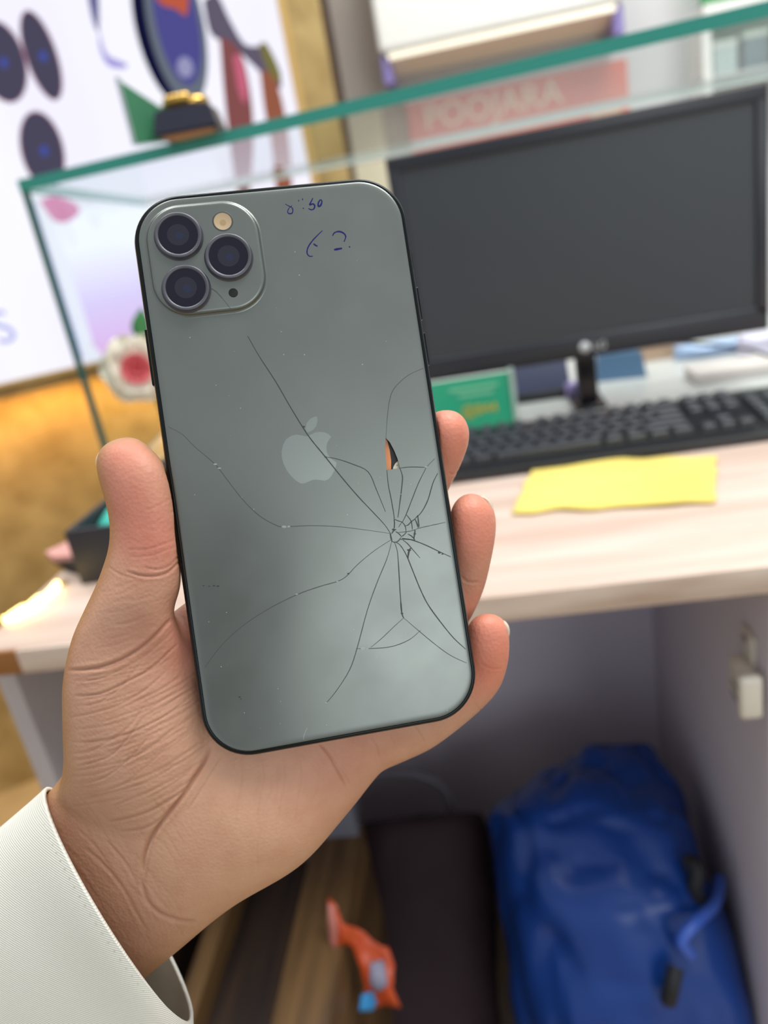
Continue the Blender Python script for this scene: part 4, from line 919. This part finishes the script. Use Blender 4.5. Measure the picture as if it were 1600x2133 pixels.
Rn, Un, Fn = (np.array(v) for v in (R, U, F)); rel_ = co-np.array(C0); dep = rel_@Fn
pxv = W/2+FPX*(rel_@Rn)/dep; pyv = H/2-FPX*(rel_@Un)/dep; facing = -(nr*(rel_/np.linalg.norm(rel_, axis=1)[:, None])).sum(1)
disp = np.zeros(nv); ctint = np.zeros(nv)
def crease(pts, depth, width, k=6):
    L = np.array(catmull(pts, k))
    x0, y0 = L.min(0)-25; x1, y1 = L.max(0)+25
    sel = np.where((facing > -.1) & (dep < .262) & (pxv > x0) & (pxv < x1) & (pyv > y0) & (pyv < y1))[0]
    if not len(sel): return
    p = np.stack([pxv[sel], pyv[sel]], 1); best = np.full(len(sel), 1e9); bt = np.zeros(len(sel))
    for i in range(len(L)-1):
        a_, b_ = L[i], L[i+1]; ab = b_-a_; t = np.clip(((p-a_)@ab)/(ab@ab+1e-9), 0, 1)
        d_ = np.hypot(*(p-a_-t[:, None]*ab).T); mk = d_ < best; best[mk] = d_[mk]; bt[mk] = ((i+t)/(len(L)-1))[mk]
    tap = np.clip(np.minimum(bt, 1-bt)*6, 0, 1)**.7
    w_ = width*.62; depth = depth*.72
    ctint[sel] = np.maximum(ctint[sel], np.clip(depth/.0005, 0, 1)*tap*np.exp(-(best/(w_*.8))**2))
    g = np.exp(-(best/w_)**2)
    disp[sel] -= depth*tap*(g-.22*np.exp(-((best-2.6*w_)/(1.3*w_))**2))
MMM = .001
# thumb joint and base
crease([(262, 1190), (290, 1198), (320, 1200), (350, 1192), (375, 1168)], .55*MMM, 4)
crease([(300, 1182), (330, 1186), (356, 1176), (375, 1155)], .3*MMM, 3)
crease([(225, 1180), (250, 1196), (285, 1206)], .25*MMM, 3)
for y in (1135, 1150): crease([(265, y+10), (310, y+8), (368, y-12)], .18*MMM, 2.5)
crease([(300, 1065), (335, 1050), (362, 1034)], .15*MMM, 2.5); crease([(325, 1085), (350, 1072), (368, 1058)], .12*MMM, 2.5)
crease([(140, 1396), (180, 1394), (220, 1386), (260, 1370), (300, 1344), (335, 1312), (356, 1290)], .9*MMM, 5)
crease([(190, 1396), (230, 1390), (270, 1372)], .4*MMM, 4)
rnd = random.Random(11)
for i, (y0, dpt) in enumerate(((1418, .3), (1450, .62), (1470, .25), (1496, .3), (1520, .2), (1546, .32), (1570, .25), (1596, .4), (1618, .26), (1636, .35), (1660, .22))):
    x0_ = 138+rnd.uniform(0, 30); x1_ = rnd.uniform(300, 415)
    pts = [(x0_, y0)]
    for s in (.25, .5, .75, 1.0): pts.append((x0_+(x1_-x0_)*s, y0-(10+72*s+26*s*s)*s*1.0+rnd.uniform(-4, 4)))
    crease(pts, dpt*.8*MMM, rnd.uniform(2.6, 3.6))
for i in range(64):
    x0_ = rnd.uniform(140, 350); y0 = rnd.uniform(1405, 1690); ln = rnd.uniform(50, 170); sl_ = -.16-.5*(x0_-150)/200
    crease([(x0_, y0), (x0_+ln*.5, y0+ln*.5*sl_+rnd.uniform(-3, 3)), (x0_+ln, y0+ln*sl_*1.15)], rnd.uniform(.07, .22)*MMM, rnd.uniform(2.6, 4))
# life line and palm folds
crease([(442, 1556), (425, 1590), (402, 1625), (382, 1656), (352, 1694), (318, 1738), (300, 1780), (296, 1815)], 1.3*MMM, 6)
crease([(392, 1640), (350, 1668), (310, 1690), (262, 1705), (225, 1712)], .5*MMM, 4)
crease([(382, 1656), (340, 1700), (300, 1725), (250, 1732)], .4*MMM, 4)
crease([(462, 1574), (440, 1610), (414, 1652), (390, 1690)], .3*MMM, 3.5)
crease([(345, 1700), (322, 1740), (310, 1790), (300, 1840)], .3*MMM, 4)
crease([(665, 1548), (684, 1570), (702, 1602), (722, 1640)], .55*MMM, 4.5)
crease([(684, 1570), (712, 1604), (732, 1634)], .25*MMM, 3)
for x in (500, 545, 590, 625): crease([(x, 1578), (x+4, 1620), (x-6, 1680), (x-10, 1720)], .14*MMM, 3.2)
crease([(772, 1535), (785, 1556), (790, 1580)], .3*MMM, 3); crease([(862, 1510), (876, 1530), (884, 1545)], .3*MMM, 3); crease([(812, 1530), (822, 1552)], .2*MMM, 3)
for i in range(26):
    x0_ = rnd.uniform(430, 720); y0 = rnd.uniform(1585, 1740); ln = rnd.uniform(40, 110)
    if x0_-430 > (1800-y0)*1.5: continue
    crease([(x0_, y0), (x0_-4+rnd.uniform(-5, 5), y0+ln*.5), (x0_-12+rnd.uniform(-8, 8), y0+ln)], rnd.uniform(.04, .11)*MMM, rnd.uniform(3.5, 6))
for i in range(30):
    x0_ = rnd.uniform(120, 330); y0 = rnd.uniform(1640, 1860); ln = rnd.uniform(40, 120)
    crease([(x0_, y0), (x0_+ln*.5, y0+ln*.55+rnd.uniform(-4, 4)), (x0_+ln*.85, y0+ln*1.2)], rnd.uniform(.04, .12)*MMM, rnd.uniform(3, 5))
for i in range(24):
    x0_ = rnd.uniform(200, 300); y0 = rnd.uniform(1210, 1380); ln = rnd.uniform(40, 90)
    crease([(x0_, y0), (x0_+ln*.5, y0-ln*.08), (x0_+ln, y0-ln*.3)], rnd.uniform(.04, .1)*MMM, rnd.uniform(3, 4.5))
# wrist lines
crease([(295, 1830), (305, 1872), (330, 1900), (370, 1916), (410, 1920)], .6*MMM, 6)
crease([(175, 1765), (215, 1800), (255, 1850), (285, 1905), (310, 1945)], .3*MMM, 5)
crease([(215, 1745), (255, 1790), (290, 1850)], .22*MMM, 4); crease([(160, 1725), (200, 1765), (235, 1815)], .2*MMM, 4)
# finger joints
crease([(960, 1200), (975, 1212), (998, 1212)], .45*MMM, 3.5); crease([(935, 985), (945, 988), (955, 980)], .25*MMM, 3); crease([(985, 1462), (1000, 1478), (1010, 1490)], .2*MMM, 3)
crease([(1000, 1380), (1022, 1392), (1045, 1392)], .2*MMM, 3)
co = co+nr*disp[:, None]
hand_me.vertices.foreach_set('co', co.astype(np.float32).ravel()); hand_me.update()
# complexion, stored per point
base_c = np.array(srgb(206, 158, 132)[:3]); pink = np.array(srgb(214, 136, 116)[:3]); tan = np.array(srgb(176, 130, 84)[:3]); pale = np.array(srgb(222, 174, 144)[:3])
colr = np.repeat(base_c[None], nv, 0)
def blend(c, w):
    global colr
    w = np.clip(w, 0, 1)[:, None]; colr = colr*(1-w)+c*w
def spot(px, py, d, r): p = np.array(P(px, py, d)); return np.exp(-((co-p)**2).sum(1)/(r*r))
for a_ in ((560, 1720, .213, .030), (480, 1800, .214, .02)): blend(pale, .8*spot(*a_))
for a_ in ((262, 945, .206, .008), (250, 1040, .204, .010), (285, 1090, .204, .009), (330, 1130, .205, .008), (990, 1100, .222, .010), (1025, 1325, .222, .010), (950, 895, .222, .009), (1025, 1380, .224, .008), (400, 1330, .215, .012)): blend(pink, .8*spot(*a_))
blend(pink, .35*spot(700, 1570, .222, .02))
rosy = np.array(srgb(232, 146, 122)[:3])
for a_ in ((985, 1090, .222, .013), (1020, 1330, .222, .014), (950, 900, .222, .012), (1015, 1400, .226, .010)): blend(rosy, .8*spot(*a_))
edge = np.clip((.55-facing)/.5, 0, 1)*np.clip((480-pxv)/200, 0, 1); blend(tan, .9*edge)  # tan dorsal skin, with the gold wall's warm reflection painted along the left contour
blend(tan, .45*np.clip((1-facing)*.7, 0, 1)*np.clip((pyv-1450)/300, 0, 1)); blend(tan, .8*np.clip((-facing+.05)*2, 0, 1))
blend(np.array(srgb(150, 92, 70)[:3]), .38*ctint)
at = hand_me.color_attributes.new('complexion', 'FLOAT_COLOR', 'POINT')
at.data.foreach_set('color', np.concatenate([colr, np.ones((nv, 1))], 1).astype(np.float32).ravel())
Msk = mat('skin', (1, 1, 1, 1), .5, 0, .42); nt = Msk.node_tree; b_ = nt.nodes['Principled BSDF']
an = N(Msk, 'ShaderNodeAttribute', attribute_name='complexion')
b_.inputs['Subsurface Weight'].default_value = .12; b_.inputs['Subsurface Radius'].default_value = (1, .35, .2); b_.inputs['Subsurface Scale'].default_value = .003
tc = N(Msk, 'ShaderNodeTexCoord'); n1 = N(Msk, 'ShaderNodeTexNoise'); n1.inputs['Scale'].default_value = 140; n1.inputs['Detail'].default_value = 5
nt.links.new(tc.outputs['Object'], n1.inputs['Vector'])
mx = N(Msk, 'ShaderNodeMix', data_type='RGBA', blend_type='MULTIPLY'); mx.inputs[0].default_value = .30
cr = N(Msk, 'ShaderNodeValToRGB'); e = cr.color_ramp.elements; e[0].position = .3; e[0].color = (.78, .62, .55, 1); e[1].position = .62; e[1].color = (1, 1, 1, 1)
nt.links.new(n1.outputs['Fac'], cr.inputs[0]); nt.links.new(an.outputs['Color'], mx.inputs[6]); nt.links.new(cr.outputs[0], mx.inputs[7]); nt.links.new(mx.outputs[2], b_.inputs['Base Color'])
vo = N(Msk, 'ShaderNodeTexVoronoi'); vo.inputs['Scale'].default_value = 950; nt.links.new(tc.outputs['Object'], vo.inputs['Vector'])
n2 = N(Msk, 'ShaderNodeTexNoise'); n2.inputs['Scale'].default_value = 500; n2.inputs['Detail'].default_value = 4; nt.links.new(tc.outputs['Object'], n2.inputs['Vector'])
ad = N(Msk, 'ShaderNodeMath', operation='ADD'); nt.links.new(vo.outputs['Distance'], ad.inputs[0]); nt.links.new(n2.outputs['Fac'], ad.inputs[1])
bu = N(Msk, 'ShaderNodeBump'); bu.inputs['Strength'].default_value = .28; bu.inputs['Distance'].default_value = .0003
nt.links.new(ad.outputs[0], bu.inputs['Height']); nt.links.new(bu.outputs[0], b_.inputs['Normal'])
hand_me.name = 'person'
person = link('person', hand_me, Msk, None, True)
tag(person, 'left hand and wrist of a person in a white sleeve gripping the cracked phone', 'person')
# finger nails
Mnail = mat('pale_fingernail', srgb(222, 204, 184), .35)
def nail(pts, d0, d1, tpx=5):
    L = catmull(pts, 5); n = len(L); vs, fs = [], []; m_ = 8
    for i, p in enumerate(L):
        t = L[min(i+1, n-1)]-L[max(i-1, 0)]; t = t/np.hypot(*t); nn_ = np.array((t[1], -t[0]))
        for j in range(m_+1):
            s = j/m_*2-1; wv = math.sin(math.pi*(.12+.76*i/(n-1)))**.5
            q_ = p-nn_*(4*s*s); vs.append(P(q_[0], q_[1], (d0+d1)/2+(d1-d0)/2*s*wv))
    for i in range(n-1):
        for j in range(m_): a_ = i*(m_+1)+j; fs.append((a_, a_+1, a_+m_+2, a_+m_+1))
    o = mesh('fingernail', vs, fs, Mnail, person, True); md = o.modifiers.new('thickness', 'SOLIDIFY'); md.thickness = .0007; md.offset = 0
nail([(1000, 1033), (1012, 1036), (1021, 1045), (1026, 1058), (1027, 1074)], .2265, .2325)
nail([(1040, 1293), (1050, 1295), (1057, 1303), (1060, 1315), (1058, 1328)], .2265, .2325)
nail([(948, 862), (958, 868), (966, 879), (971, 894)], .2290, .2345)
nail([(208, 980), (203, 970), (202, 957), (208, 944)], .2150, .2215)
# sleeve
RIM = (103, 1642, 398, 2122, .2395, .2375, .029, 36, -23)
vs, fs = loft_geo([RIM, (70, 1672, 397, 2170, .241, .239, .0295, 36, -23), (0, 1732, 380, 2240, .245, .243, .030, 34, -22), (-160, 1868, 280, 2400, .256, .254, .032, 30, -20), (-420, 2085, 80, 2680, .280, .280, .034, 30, -15), (-760, 2380, -220, 3050, .315, .315, .036, 30, -15)], 72, 10, 2.0, caps=False)
Msl = mat('white_twill', srgb(236, 236, 226), .85, sheen=.15); nt = Msl.node_tree; b_ = nt.nodes['Principled BSDF']
ge = N(Msl, 'ShaderNodeTexCoord'); dt = N(Msl, 'ShaderNodeVectorMath', operation='DOT_PRODUCT')
vdir = (U*math.cos(math.radians(17))+R*math.sin(math.radians(17)))
dt.inputs[1].default_value = tuple(vdir); nt.links.new(ge.outputs['Object'], dt.inputs[0])
m1 = N(Msl, 'ShaderNodeMath', operation='MULTIPLY'); m1.inputs[1].default_value = 2*math.pi/.00062; nt.links.new(dt.outputs['Value'], m1.inputs[0])
m2 = N(Msl, 'ShaderNodeMath', operation='SINE'); nt.links.new(m1.outputs[0], m2.inputs[0])
bu = N(Msl, 'ShaderNodeBump'); bu.inputs['Strength'].default_value = .35; bu.inputs['Distance'].default_value = .00012
nt.links.new(m2.outputs[0], bu.inputs['Height']); nt.links.new(bu.outputs[0], b_.inputs['Normal'])
sl = mesh('sleeve', vs, fs, Msl, person, True); sl['label'] = 'white twill shirt cuff with stitched hem'
md = sl.modifiers.new('thickness', 'SOLIDIFY'); md.thickness = .0011; md.offset = 0
# stitches a little inside the near rim
Mst = mat('cream_stitch', srgb(196, 192, 176), .8); sv, sf = [], []
ring = loft_geo([RIM, (70, 1672, 397, 2170, .241, .239, .0295, 36, -23)], 90, 8, 2.0, caps=False)[0]
for j in range(47, 89):
    p0 = ring[3*90+j]; p1 = ring[3*90+(j+1) % 90]; ax_ = (p1-p0); c = p0+ax_*.5-F*.0007; L_ = ax_.normalized()*.00045; b1_ = len(sv); s_ = L_.cross(F).normalized()*.0002
    sv += [c-L_, c+s_, c+L_, c-s_, c-F*.00018]; sf += [(b1_, b1_+1, b1_+4), (b1_+1, b1_+2, b1_+4), (b1_+2, b1_+3, b1_+4), (b1_+3, b1_, b1_+4)]
st = mesh('stitching', sv, sf, Mst, sl); st['kind'] = 'stuff'
